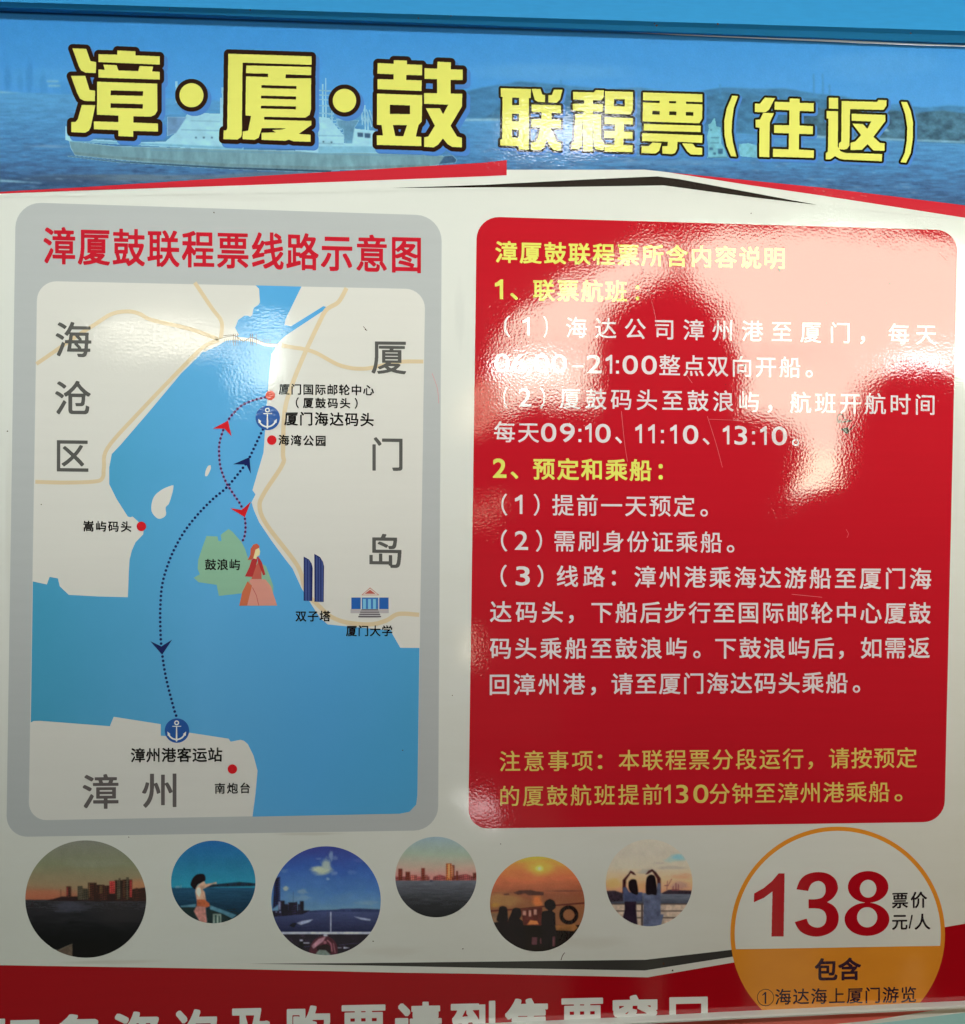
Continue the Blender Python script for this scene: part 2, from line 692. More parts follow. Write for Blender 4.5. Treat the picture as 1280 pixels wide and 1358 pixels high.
def poly_mask(polys, holes, x0, y0, w, h, s):
    m = np.zeros((h, w), bool)
    X = x0 + np.arange(w) / s
    for set_, val in ((polys, True), (holes, False)):
        for p in set_:
            ys = [q[1] for q in p]
            a, b = max(0, int((min(ys) - y0) * s)), min(h - 1, int((max(ys) - y0) * s) + 1)
            for j in range(a, b + 1):
                yy = y0 + j / s
                xs = []
                for i in range(len(p)):
                    (xa, ya), (xb, yb) = p[i - 1], p[i]
                    if (ya <= yy) != (yb <= yy):
                        xs.append(xa + (yy - ya) / (yb - ya) * (xb - xa))
                xs.sort()
                for k in range(0, len(xs) - 1, 2):
                    i0, i1 = np.searchsorted(X, xs[k]), np.searchsorted(X, xs[k + 1])
                    m[j, i0:i1] = val
    return m


# ==================================================================== setting
BOARD_BOTTOM = 1440
pav_m, nt, b = new_mat("pavement_concrete", 0.8, False)
nz = nt.nodes.new('ShaderNodeTexNoise'); nz.inputs['Scale'].default_value = 14; nz.inputs['Detail'].default_value = 6
cr = nt.nodes.new('ShaderNodeValToRGB')
cr.color_ramp.elements[0].color = (0.10, 0.10, 0.095, 1); cr.color_ramp.elements[1].color = (0.19, 0.185, 0.17, 1)
nt.links.new(nz.outputs['Fac'], cr.inputs['Fac']); nt.links.new(cr.outputs['Color'], b.inputs['Base Color'])
me = bpy.data.meshes.new("pavement")
me.from_pydata([(-3, -5, 0), (3, -5, 0), (3, 1, 0), (-3, 1, 0)], [], [(0, 1, 2, 3)])
pav = link("pavement", me, pav_m)
pav['kind'] = 'structure'

# ==================================================================== the ticket poster board
sign = empty("ticket_board", (P(640, 679).x, 0, P(640, 679).z),
             "large glossy printed ferry ticket poster with blue header, route map and red notice panel", "sign board")

PW_ = (228, 231, 217)
paper = ramp_ink("poster_paper", 'z', (640, 1358), (640, 0), [(0, (224, 226, 210)), (.5, (229, 232, 218)), (1, (226, 230, 216))], PW_, (9, 30, 1.0),
                 [(410, 1106, 60, 3, (188, 184, 164), .4, .9), (1065, 1185, 22, 40, (214, 214, 198), .4, .8), (150, 1276, 90, 4, (196, 190, 168), .4, .9), (610, 420, 10, 60, (212, 216, 204), .4, .9), (1268, 620, 8, 120, (212, 216, 204), .4, .9),
                  (780, 1250, 70, 12, (206, 202, 184), .35, .9), (300, 262, 120, 6, (216, 218, 204), .4, .9), (520, 1262, 60, 10, (206, 200, 182), .35, .9), (12, 700, 7, 160, (208, 208, 192), .35, .8)])
me = bpy.data.meshes.new("backing_sheet")
bm = bmesh.new()
c = [P(-130, -40), P(1440, -40), P(1440, BOARD_BOTTOM + 30), P(-130, BOARD_BOTTOM + 30)]
xl, xr_ = min(p.x for p in c), max(p.x for p in c)
zt, zb = max(p.z for p in c), min(p.z for p in c)
vs_ = [bm.verts.new((x, y, z)) for y in (0.0, 0.012) for x, z in ((xl, zb), (xr_, zb), (xr_, zt), (xl, zt))]
for f in ((0, 1, 2, 3), (5, 4, 7, 6), (4, 0, 3, 7), (1, 5, 6, 2), (3, 2, 6, 7), (4, 5, 1, 0)):
    bm.faces.new([vs_[i] for i in f])
bmesh.ops.recalc_face_normals(bm, faces=bm.faces)
bm.to_mesh(me); bm.free()
link("backing_sheet", me, paper, sign)

# ==================================================================== painter for the printed photographs
# their colours are worked out point by point and stored on a fine mesh
WB = (165, 158, 140)
_rng = np.random.default_rng(3)


def fbm(X, Y, sx, sy, octv=4, rough=0.55):
    out, amp, tot = np.zeros_like(X), 1.0, 0.0
    for o in range(octv):
        u, v = X / sx * 2 ** o, Y / sy * 2 ** o
        u, v = u - u.min(), v - v.min()
        lat = _rng.random((int(v.max()) + 3, int(u.max()) + 3))
        iu, iv = u.astype(int), v.astype(int)
        fu, fv = u - iu, v - iv
        fu, fv = fu * fu * (3 - 2 * fu), fv * fv * (3 - 2 * fv)
        out += amp * ((lat[iv, iu] * (1 - fu) + lat[iv, iu + 1] * fu) * (1 - fv) + (lat[iv + 1, iu] * (1 - fu) + lat[iv + 1, iu + 1] * fu) * fv)
        tot += amp
        amp *= rough
    return out / tot


def pramp(name, axis, p0, p1, stops, white, noise=None, blobs=()):
    return dict(kind='ramp', y0=p0[1], y1=p1[1], stops=stops, noise=noise, blobs=blobs, skew=0.0)


T = lambda rgb, var, size: dict(kind='flat', rgb=rgb, facade=False, var=var, size=size)
I = lambda *c: dict(kind='flat', rgb=c, facade=False, var=0.56, size=(7, 7))
F = lambda *c: dict(kind='flat', rgb=c, facade=True, var=0.56, size=(7, 7))
pm_, nt, b = new_mat("photo_print")
va = nt.nodes.new('ShaderNodeVertexColor'); va.layer_name = "print"
nt.links.new(va.outputs['Color'], b.inputs['Base Color'])


def colours(spec, X, Y):
    if spec['kind'] == 'flat':
        n = fbm(X, Y, *spec['size'], 4, 0.62)
        k = 1 + spec['var'] * (n - 0.5)
        if spec['facade']:
            k = k * (0.80 + 0.28 * (np.sin(X * 2.5) > 0.1)) * (0.86 + 0.24 * (np.sin(Y * 2.1 + np.floor(X / 2.5)) > 0)) * (0.8 + 0.4 * fbm(X, X * 0 + Y * 0.02, 5, 50, 2))
        return np.array(spec['rgb'], float)[None, None, :] * k[..., None]
    t = (Y - spec['skew'] * X - spec['y0']) / (spec['y1'] - spec['y0'])
    if spec['noise']:
        fx, fz, amt = spec['noise']
        t = t + amt * 0.9 * (fbm(X, Y, max(3.0, 420 / fx), max(1.3, 420 / fz), 4, 0.6) - 0.5)
    st = spec['stops']
    C = np.stack([np.interp(t, [q[0] for q in st], [q[1][c] for q in st]) for c in range(3)], -1)
    for cx, cy, rx, ry, rgb, amt, rag in spec['blobs']:
        d = np.sqrt(((X - cx) / rx) ** 2 + ((Y - cy) / ry) ** 2) + rag * 1.3 * (fbm(X, Y, rx * 0.7, ry * 0.7, 4, 0.6) - 0.5)
        f = np.clip((1.0 - d) / 0.7, 0, 1)
        f = (f * f * (3 - 2 * f) * amt)[..., None]
        C = C * (1 - f) + np.array(rgb, float) * f
    return C


def paint(name, cx, cy, rx, ry, base, layers, parent, white, layer=1, st=0.62, keep=None, soft=0.45, grain=1.0, blotch=0.08):
    """a mesh whose points carry the colours of a printed photograph: an ellipse, or the polygons of keep"""
    nx, ny = int(2 * rx / st) + 4, int(2 * ry / st) + 4
    x0, y0 = cx - nx * st / 2, cy - ny * st / 2
    X, Y = np.meshgrid(x0 + np.arange(nx) * st, y0 + np.arange(ny) * st)

    def cover(polys, ss=3):
        m = np.zeros((ny, nx))
        for p in polys:
            q = poly_mask([p], [], x0 - st / 2 + st / (2 * ss), y0 - st / 2 + st / (2 * ss), nx * ss, ny * ss, ss / st)
            m = np.maximum(m, q.reshape(ny, ss, nx, ss).mean((1, 3)))
        return m
    C = colours(base, X, Y)
    for polys, spec in layers:
        m = blur(cover(polys))[..., None]
        al = spec.get('alpha', 1.0)
        C = C * (1 - m * al) + colours(spec, X, Y) * m * al
    C = (1 - soft) * C + soft * blur(blur(C))
    C = C * (1 - blotch / 2 + blotch * fbm(X, Y, 10, 10, 4))[..., None] + grain * (_rng.normal(0, 2.2, (ny, nx, 1)) + _rng.normal(0, 1.2, (ny, nx, 3)))
    C = np.clip(C, 3, 250) / 255.0
    L_ = np.where(C <= 0.04045, C / 12.92, ((C + 0.055) / 1.055) ** 2.4)
    L_ = np.clip(0.8 * L_ / np.array([lin(w) for w in white]), 0, 0.9)
    if keep is None:
        R_ = np.hypot((X - cx) / rx, (Y - cy) / ry)
        ins = R_ <= 1.0
        k = np.where(R_ > 1.0, 1.0 / np.maximum(R_, 1e-6), 1.0)
        PX, PY = cx + (X - cx) * k, cy + (Y - cy) * k
    else:
        ins = cover(keep, 1) > 0.5
        PX, PY = X, Y
    use = ins[:-1, :-1] | ins[:-1, 1:] | ins[1:, 1:] | ins[1:, :-1]
    vid = -np.ones((ny, nx), int)
    need = np.zeros((ny, nx), bool)
    need[:-1, :-1] |= use; need[:-1, 1:] |= use; need[1:, 1:] |= use; need[1:, :-1] |= use
    n_ = int(need.sum())
    vid[need] = np.arange(n_)
    d = np.stack([PX[need] - PW / 2, -(PY[need] - PH / 2), np.full(n_, -FPX)], -1) @ np.array(ROT).T
    t = -CAM.y / d[:, 1]
    V = np.stack([CAM.x + d[:, 0] * t, np.full(n_, -layer * STEP), CAM.z + d[:, 2] * t], -1)
    jj, ii = np.nonzero(use)
    Fq = np.stack([vid[jj, ii], vid[jj + 1, ii], vid[jj + 1, ii + 1], vid[jj, ii + 1]], -1)
    me = bpy.data.meshes.new(name)
    me.vertices.add(n_); me.vertices.foreach_set("co", V.astype(np.float32).ravel())
    me.loops.add(Fq.size); me.loops.foreach_set("vertex_index", Fq.astype(np.int32).ravel())
    me.polygons.add(len(Fq)); me.polygons.foreach_set("loop_start", np.arange(0, Fq.size, 4, dtype=np.int32))
    me.update(calc_edges=True)
    me.validate()
    if me.polygons[0].normal.y > 0:
        me.flip_normals()
    at_ = me.color_attributes.new("print", 'FLOAT_COLOR', 'POINT')
    at_.data.foreach_set("color", np.concatenate([L_[need], np.ones((n_, 1))], 1).astype(np.float32).ravel())
    return link(name, me, pm_, parent)


def picture(name, cx, cy, rx, ry, base, layers, label):
    o = paint(name, cx, cy, rx, ry, base, layers, sign, (163, 164, 152))
    o['label'] = label
    return o


def rc(x0, y0, x1, y1):
    return [(x0, y0), (x1, y0), (x1, y1), (x0, y1)]


# ---- header photograph: sky, haze, sea, ferry
XL, XR = -60, 1360
ft = lambda x: 8 + 0.0365 * x            # hidden under the blue frame
hz = [(XL, 121), (0, 122), (160, 127), (330, 136), (640, 158), (1000, 178), (1280, 191), (XR, 195)]
hb = [(XR, 290), (1280, 281), (1180, 265), (1090, 253), (990, 241), (890, 229), (855, 225), (672, 224), (640, 225), (320, 240), (100, 251), (0, 256), (XL, 259)]
ridge = [(560, 152), (590, 128), (640, 116), (690, 108), (740, 112), (800, 118), (850, 116), (905, 124), (960, 116), (1010, 118), (1040, 117), (1080, 124),
         (1120, 128), (1160, 140), (1190, 138), (1225, 143), (1262, 140), (XR, 148)]
sky = pramp("", 'z', (0, 195), (0, 20), [(0.0, (92, 160, 206)), (0.35, (84, 160, 222)), (1.0, (64, 150, 218))], W_TOP, (5, 14, 0.2),
            [(60, 104, 70, 18, (86, 164, 220), .6, .7), (720, 95, 160, 18, (96, 168, 222), .6, .6), (1180, 90, 120, 30, (92, 166, 224), .5, .6), (10, 104, 7, 26, (62, 134, 198), .55, .4), (27, 110, 6, 20, (66, 138, 200), .45, .5),
             (39, 100, 7, 30, (62, 134, 198), .55, .4), (57, 112, 8, 20, (68, 140, 200), .45, .5), (82, 115, 16, 12, (72, 146, 204), .5, .5), (306, 117, 14, 9, (68, 140, 202), .5, .5), (150, 124, 120, 6, (70, 142, 200), .5, .7)])
sea = pramp("", 'z', (0, 262), (0, 122), [(0.0, (60, 90, 124)), (0.25, (72, 112, 152)), (0.5, (78, 136, 184)), (1.0, (92, 164, 214))], W_TOP, (26, 190, 0.85),
            [(170, 236, 170, 9, (116, 134, 138), .6, .9), (380, 232, 120, 6, (104, 126, 136), .6, .9), (60, 194, 50, 3, (140, 172, 196), .5, .9), (1180, 182, 130, 3, (128, 176, 198), .6, .6), (900, 215, 120, 5, (104, 150, 190), .5, .9),
             (60, 240, 120, 8, (50, 72, 102), .5, .9), (700, 200, 60, 8, (96, 142, 186), .5, .9)])
sea['skew'] = 0.02
waves = T((40, 66, 98), 0.5, (12, 2)); waves['alpha'] = 0.55
foam = T((150, 186, 208), 0.3, (6, 2)); foam['alpha'] = 0.5
W1, W2 = [], []
for _ in range(420):
    x = random.uniform(-40, 1340)
    lo = 126 + x * 0.05
    hi = (257 - x * 0.055) if x < 672 else (222 + max(0, x - 855) * 0.12)
    q = random.random() ** 0.7
    y = lo + 3 + (hi - lo) * q
    w = (3 + 16 * q) * random.uniform(.5, 1.3)
    h_ = 0.3 + 1.3 * q
    (W1 if random.random() < .68 else W2).append([(x, y), (x + w * .35, y - h_ * random.uniform(.2, .9)), (x + w * .7, y - h_ * .1), (x + w, y + .3), (x + w * .5, y + h_ * random.uniform(.3, .9))])
shore = [(1040, 150), (1080, 142), (1120, 146), (1150, 152), (1180, 146), (1215, 150), (1250, 146), (1290, 152), (XR, 150), (XR, 194), (1280, 190), (1040, 178)]
ridge_poly = ridge + [(XR, 197), (1280, 193), (1000, 180), (640, 160), (560, 154)]
S_pale = [[(1080, 180), (1280, 187.5), (1280, 189.5), (1080, 182)], [(610, 158), (662, 157), (662, 160), (610, 160.5)], [(0, 121), (12, 122), (30, 123.5), (0, 123)], [(62, 107), (78, 107), (78, 109), (62, 109)], [(64, 113), (80, 113), (80, 115), (64, 115)],
          [(0, 238), (60, 243), (0, 241)], [(1130, 172), (1150, 168), (1175, 170), (1180, 174), (1130, 175)]]
rods = [stroke([(x, y), (x + .6, 130)], 1.6) for x, y in ((1079, 98), (1091, 98), (1100, 112), (955, 112), (744, 106))]
header = paint("header_picture", (XL + XR) / 2, 142, (XR - XL) / 2, 146, sky,
               [([ridge_poly], T((74, 134, 178), 0.35, (16, 7))), ([[(x, y + 9 + 4 * math.sin(x * .05)) for x, y in ridge[3:]] + [(XR, 197), (640, 160)]], T((70, 124, 160), 0.45, (9, 5))), ([shore], T((72, 112, 132), 0.75, (9, 6))),
                (rods, T((74, 138, 188), 0.1, (9, 9))), ([hz + [(XR, 300), (XL, 300)]], sea), (W1, waves), (W2, foam), (S_pale, T((140, 190, 210), 0.3, (8, 3)))],
               sign, W_TOP, 1, 1.0, [[(XL, ft(XL)), (XR, ft(XR))] + hb], 0.4, 0.9, 0.04)

# ferry and workboat
zs = lambda pts: Z(0, 0, 4, pts)
a = lambda pts: Z(400, 60, 4.923, pts)
b_ = lambda pts: Z(840, 100, 8.533, pts)
white_p, hull_p, dark_p = T((158, 214, 232), 0.16, (14, 8)), T((116, 158, 168), 0.35, (10, 30)), T((44, 74, 96), 0.3, (6, 6))
shade_p, steel_p, glass_p = T((108, 150, 188), 0.3, (12, 8)), T((98, 150, 180), 0.3, (8, 8)), T((62, 96, 126), 0.4, (4, 4))
hull = [(92, 187), (150, 194), (225, 196), (420, 201), (560, 205), (600, 208), (583, 218), (565, 222), (440, 226), (300, 222), (215, 217), (150, 211), (100, 206), (94, 196)]
house = zs([(332, 672), (352, 672), (358, 722), (520, 742), (760, 756), (880, 752), (940, 700), (995, 605), (1040, 600), (1170, 605), (1170, 520), (1190, 520), (1190, 600), (1290, 600), (1290, 795), (1200, 792), (800, 774), (380, 750), (340, 738)])
bridge = a([(-40, 590), (110, 590), (118, 470), (180, 475), (235, 545), (275, 590), (275, 640), (335, 645), (335, 545), (480, 560), (480, 590), (500, 700), (110, 705), (-40, 690)])
funnel = a([(232, 490), (375, 490), (345, 540), (330, 640), (285, 640), (270, 545), (245, 540)])
masts = [stroke([(x, y0_), (x + .5, y1_)], w) for x, y0_, y1_, w in ((428, 112, 158, 1.6), (432, 104, 158, .9), (440, 128, 172, 1.0), (484, 140, 172, 1.3), (488, 150, 176, 1.0), (296, 116, 150, 3.2), (234, 108, 136, 2), (480, 144, 165, .9))]
rails = [stroke([(424, y), (444, y + 1)], 0.9) for y in (120, 126, 132, 140, 150)] + [stroke([(436 + k * 2.6, 152 + k * 4), (440 + k * 2.6, 152 + k * 4)], 0.8) for k in range(7)]
rails += [stroke([(446, 158), (470, 160)], .7), stroke([(446, 163), (470, 165)], .7)] + [stroke([(x, 158), (x, 168)], .6) for x in range(447, 470, 4)] + [stroke([(x, 144 + (x - 480) * .2), (x + 7, 168)], .7) for x in (478, 482, 486, 490)]
seams = [stroke(zs([(960, 688), (1180, 694)]), 0.8), stroke(a([(-40, 588), (275, 592)]), 0.8), stroke(a([(110, 640), (275, 645)]), .7), stroke(zs([(1010, 640), (1170, 645)]), .6)]
ports = [circ(400 + x / 4.923, 60 + y / 4.923, 1.2, n=10) for x, y in ((143, 630), (196, 634))] + [circ(x / 4, 730 / 4, 1.3, n=10) for x in (1040, 1082, 1125)]
panes = [a(p) for p in ([(365, 570), (402, 572), (402, 600), (367, 598)], [(412, 574), (450, 576), (448, 606), (412, 604)])]
water_l = stroke([(90, 207), (150, 214), (215, 218), (300, 223), (440, 227.5)], (1.2, 3.0))
anchor_l = [(582, 218), (590, 207), (600, 206), (606, 212), (604, 216), (594, 217)]
seat = [stroke([(200, 199), (560, 207)], 1.0)]
rust = T((104, 128, 128), 0.5, (6, 12)); rust['alpha'] = 0.5
paint("printed_ferry", 350, 168, 262, 66, white_p,
      [([hull], hull_p), ([stroke([(95, 203), (150, 209), (300, 219), (440, 223.5), (570, 220)], 4)], rust), ([house, bridge], white_p), ([zs([(890, 620), (990, 622), (935, 705), (890, 720)])], shade_p),
       ([a([(110, 660), (480, 660), (500, 700), (110, 705)])], T((126, 186, 210), .15, (9, 9))), ([zs([(380, 742), (1290, 782), (1290, 795), (380, 752)])], T((118, 180, 206), .15, (9, 9))), ([funnel], steel_p), (masts, T((150, 206, 226), .1, (9, 9))),
       (rails, T((112, 164, 196), .1, (9, 9))), (seams + seat, T((104, 154, 180), .1, (9, 9))), (ports + panes, glass_p), ([water_l], dark_p), ([anchor_l], glass_p)],
      header, W_TOP, 2, 0.62, [hull, house, bridge, funnel, water_l, anchor_l, zs([(890, 620), (990, 622), (935, 705), (890, 720)])] + masts + rails, 0.4, 0.8, 0.1)
bt = b_([(850, 920), (850, 800), (835, 700), (860, 600), (850, 560), (880, 545), (920, 480), (935, 580), (985, 590), (995, 780), (1030, 830), (1060, 920)])
lt = b_([(1190, 910), (1200, 780), (1300, 770), (1420, 800), (1450, 900), (1400, 930)])
hl = b_([(840, 925), (1070, 925), (1070, 936), (840, 936)])
for bo, extra in ((bt, [hl]), (lt, [])):
    xs_, ys_ = [p[0] for p in bo], [p[1] for p in bo]
    paint("printed_workboat", (min(xs_) + max(xs_)) / 2, (min(ys_) + max(ys_)) / 2 + 1, (max(xs_) - min(xs_)) / 2 + 2, (max(ys_) - min(ys_)) / 2 + 3, T((118, 188, 204), 0.3, (5, 5)),
          [([b_(rc(x, y, x + w, y + h_)) for x, y, w, h_ in ((958, 830, 55, 60), (860, 815, 40, 30), (905, 872, 30, 26), (870, 610, 18, 16), (880, 700, 90, 10), (870, 760, 100, 8))] + [hl], T((66, 110, 140), .4, (4, 4)))],
          header, W_TOP, 2, 0.62, [bo] + extra, 0.4, 0.8, 0.1)

# ---- ribbons around the header
red_t = ink((203, 44, 56), W_TOP)
blk = ink((48, 42, 36), W_TOP)
hr = sheet("red_ribbon", [[(XL, 258), (0, 254.5), (100, 249), (320, 235), (640, 216), (672, 212.5), (672, 232.5), (640, 234), (320, 246), (100, 253), (0, 257), (XL, 259)],
                          [(886, 228.6), (990, 239), (1090, 249), (1180, 260), (1280, 272.5), (XR, 282), (XR, 303), (1280, 289), (1090, 259.5), (990, 245)]], 6, red_t, sign)
sheet("black_wedge", [[(518, 249.5), (640, 245.3), (790, 237.5), (872, 234), (900, 237.5), (1084, 271.8), (1000, 262), (880, 246), (740, 248.2), (640, 248.6)]], 6, blk, sign)
# the white of the poster rises over the header picture between the ribbons
sheet("white_peak", [[(672, 232.5), (760, 229), (855, 225), (890, 229), (990, 245), (1090, 259.5), (1280, 289), (1280, 292), (1080, 272.5), (880, 250), (672, 250), (400, 256), (0, 262), (0, 257), (320, 246), (640, 234)]], 5, paper, sign)

# ---- title lettering, drawn stroke by stroke
zt1 = lambda pts: Z(80, 50, 6.4, pts)
zt2 = lambda pts: Z(280, 50, 6.4, pts)
zt3 = lambda pts: Z(480, 60, 8.0, pts)
BIG = [zt1(p) for p in (
    [(105, 92), (222, 97), (258, 200), (307, 210), (303, 302), (215, 298), (180, 280), (160, 245)],
    [(92, 325), (213, 325), (250, 445), (297, 452), (295, 540), (205, 537), (170, 520), (145, 470)],
    [(185, 572), (298, 575), (262, 755), (245, 790), (210, 808), (95, 802), (95, 718), (130, 718), (150, 695)],
    [(485, 110), (640, 117), (640, 152), (845, 160), (845, 230), (325, 208), (325, 142), (485, 146)],
    [(368, 230), (480, 236), (495, 280), (664, 285), (675, 242), (790, 247), (780, 288), (845, 292), (845, 357), (326, 340), (326, 272), (380, 275)],
    [(315, 375), (825, 392), (825, 620), (805, 655), (770, 672), (622, 668), (622, 722), (832, 730), (832, 798), (620, 792), (620, 842), (495, 836), (495, 786), (288, 778), (288, 712), (495, 718), (495, 662), (313, 655)])]
BIGH = [zt1(p) for p in ([(430, 448), (705, 456), (703, 496), (428, 490)], [(428, 558), (703, 565), (702, 604), (428, 597)])]
BIG.append(circ(80 + 1115 / 6.4, 50 + 490 / 6.4, 15.9)); BIG.append(circ(280 + 1133 / 6.4, 50 + 535 / 6.4, 15.5))
BIG += [zt2(p) for p in (
    [(147, 137), (853, 160), (853, 232), (268, 213), (262, 820), (255, 845), (225, 866), (105, 862), (108, 788), (130, 787), (138, 770)],
    [(300, 238), (852, 250), (850, 320), (635, 312), (632, 345), (850, 347), (848, 610), (838, 655), (800, 680), (450, 672), (450, 697), (852, 707), (852, 742), (745, 818), (845, 825),
     (845, 885), (700, 880), (660, 866), (630, 876), (430, 868), (430, 808), (550, 805), (520, 785), (600, 782), (640, 770), (432, 768), (405, 850), (370, 868), (268, 862), (270, 797),
     (315, 790), (340, 665), (293, 662), (298, 330), (485, 336), (485, 306), (298, 303)])]
BIGH += [zt2(p) for p in ([(428, 404), (725, 412), (725, 437), (428, 428)], [(425, 493), (723, 500), (722, 526), (424, 517)], [(424, 578), (722, 585), (720, 610), (423, 602)])]
BIG += [zt3(p) for p in (
    [(340, 160), (480, 165), (480, 205), (640, 210), (640, 322), (472, 316), (470, 370), (636, 376), (632, 487), (168, 468), (168, 360), (338, 366), (338, 310), (165, 303), (168, 190), (340, 200)],
    [(162, 515), (640, 532), (635, 810), (600, 850), (572, 970), (632, 975), (632, 1072), (160, 1058), (160, 958), (225, 960), (210, 848), (160, 845)],
    [(803, 177), (945, 183), (943, 258), (1070, 262), (1070, 372), (942, 368), (940, 515), (1065, 518), (1062, 650), (940, 855), (1010, 970), (1062, 985), (1062, 1085), (960, 1080), (910, 1050),
     (860, 990), (810, 1055), (760, 1085), (662, 1078), (662, 978), (705, 970), (775, 855), (680, 672), (828, 672), (862, 735), (918, 632), (662, 622), (662, 508), (800, 512), (800, 362), (665, 358), (665, 245), (800, 252)])]
BIGH += [zt3(p) for p in ([(298, 633), (512, 640), (510, 734), (296, 730)], [(328, 846), (480, 850), (440, 968), (355, 965)])]

z4 = lambda pts: Z(650, 100, 11.318, pts)
z5 = lambda pts: Z(745, 100, 11.318, pts)
z6 = lambda pts: Z(840, 100, 8.533, pts)
z7 = lambda pts: Z(985, 110, 10.667, pts)
z8 = lambda pts: Z(1085, 110, 9.143, pts)
SML = [z4(p) for p in (
    [(160, 195), (612, 208), (610, 340), (582, 345), (578, 1120), (428, 1112), (430, 1065), (150, 1052), (150, 970), (180, 960), (190, 325), (162, 320)],
    [(625, 205), (755, 208), (785, 290), (825, 300), (822, 405), (720, 400), (670, 370)],
    [(960, 215), (1085, 218), (1050, 360), (1000, 412), (872, 408), (872, 302), (930, 295)],
    [(625, 440), (1065, 455), (1065, 570), (925, 562), (922, 665), (1065, 672), (1062, 795), (905, 790), (960, 900), (1000, 1000), (1062, 1015), (1062, 1130), (960, 1128), (900, 1070), (850, 965),
     (810, 1080), (760, 1122), (612, 1120), (612, 1015), (690, 1000), (730, 890), (755, 785), (622, 775), (622, 660), (770, 660), (772, 555), (625, 548)])]
SMLH = [z4(p) for p in ([(332, 335), (438, 338), (436, 450), (330, 447)], [(330, 575), (435, 578), (432, 692), (328, 690)], [(326, 815), (432, 818), (430, 938), (326, 935)])]
SML += [z5(p) for p in (
    [(170, 250), (480, 258), (510, 225), (632, 228), (628, 330), (590, 378), (468, 375), (468, 432), (618, 436), (615, 545), (468, 542), (468, 585), (590, 590), (590, 950), (640, 1030), (625, 1125),
     (520, 1115), (480, 1060), (475, 690), (462, 690), (462, 1140), (325, 1135), (325, 690), (312, 690), (305, 1050), (250, 1112), (145, 1105), (150, 1025), (185, 990), (205, 580), (330, 585), (330, 542),
     (165, 530), (165, 430), (335, 430), (335, 375), (170, 362)],
    [(650, 240), (1068, 250), (1065, 520), (1030, 588), (650, 575)],
    [(645, 630), (1068, 645), (1065, 740), (930, 735), (930, 845), (1062, 850), (1062, 955), (925, 950), (922, 1045), (1062, 1050), (1060, 1155), (640, 1142), (640, 1040), (790, 1042), (795, 945),
     (640, 940), (640, 835), (800, 840), (800, 738), (645, 730)])]
SMLH += [z5([(785, 355), (948, 360), (946, 465), (783, 462)])]
SML += [z6(p) for p in (
    [(110, 195), (780, 215), (778, 490), (745, 542), (105, 522)],
    [(118, 550), (762, 572), (760, 643), (117, 625)],
    [(100, 655), (780, 680), (778, 765), (498, 752), (495, 830), (470, 880), (435, 892), (328, 885), (328, 803), (385, 803), (390, 752), (100, 745)],
    [(215, 762), (318, 768), (290, 855), (250, 885), (92, 880), (95, 800), (175, 800)],
    [(552, 770), (670, 775), (705, 818), (778, 822), (778, 900), (650, 895), (610, 860)],
    [(1118, 232), (1182, 237), (1135, 370), (1115, 520), (1110, 640), (1125, 760), (1165, 920), (1105, 915), (1055, 800), (1032, 680), (1028, 520), (1055, 380)])]
SMLH += [z6(p) for p in ([(95, 283), (298, 288), (298, 315), (95, 308)], [(405, 292), (484, 294), (482, 320), (403, 317)], [(595, 298), (790, 304), (790, 330), (594, 324)],
                         [(214, 402), (298, 404), (298, 446), (213, 443)], [(404, 408), (487, 410), (486, 453), (403, 450)], [(592, 414), (680, 417), (679, 460), (591, 456)])]
SML += [z7(p) for p in (
    [(315, 210), (458, 215), (370, 380), (320, 418), (172, 412), (172, 295), (245, 297)],
    [(290, 425), (440, 428), (380, 560), (375, 1052), (232, 1045), (238, 635), (182, 628), (182, 525), (245, 520)],
    [(665, 222), (805, 228), (803, 285), (1003, 290), (1000, 405), (803, 398), (800, 605), (992, 615), (990, 728), (795, 722), (792, 945), (1005, 958), (1002, 1062), (425, 1045), (428, 935), (650, 942),
     (655, 715), (445, 708), (445, 598), (658, 602), (660, 388), (450, 380), (452, 268), (662, 275)])]
SML += [z8(p) for p in (
    [(130, 182), (242, 184), (240, 316), (128, 312)],
    [(102, 342), (240, 346), (236, 770), (270, 830), (330, 850), (775, 865), (770, 950), (310, 930), (260, 920), (205, 888), (150, 925), (92, 928), (92, 855), (118, 835), (125, 435), (102, 432)],
    [(285, 222), (715, 232), (730, 208), (828, 212), (825, 280), (790, 328), (385, 318), (378, 760), (350, 800), (310, 810), (250, 805), (250, 735), (280, 710)],
    [(405, 375), (812, 390), (812, 465), (668, 655), (745, 728), (805, 735), (802, 825), (670, 820), (598, 742), (530, 812), (392, 815), (392, 728), (450, 712), (520, 635), (415, 495), (540, 500), (595, 560), (645, 468), (405, 460)],
    [(1005, 232), (1075, 235), (1120, 340), (1148, 480), (1145, 680), (1120, 850), (1065, 968), (998, 962), (1050, 850), (1075, 700), (1080, 540), (1055, 380)])]

yel = ink((232, 233, 112), W_TOP, 0.02)
shd = ink((80, 136, 204), W_TOP)


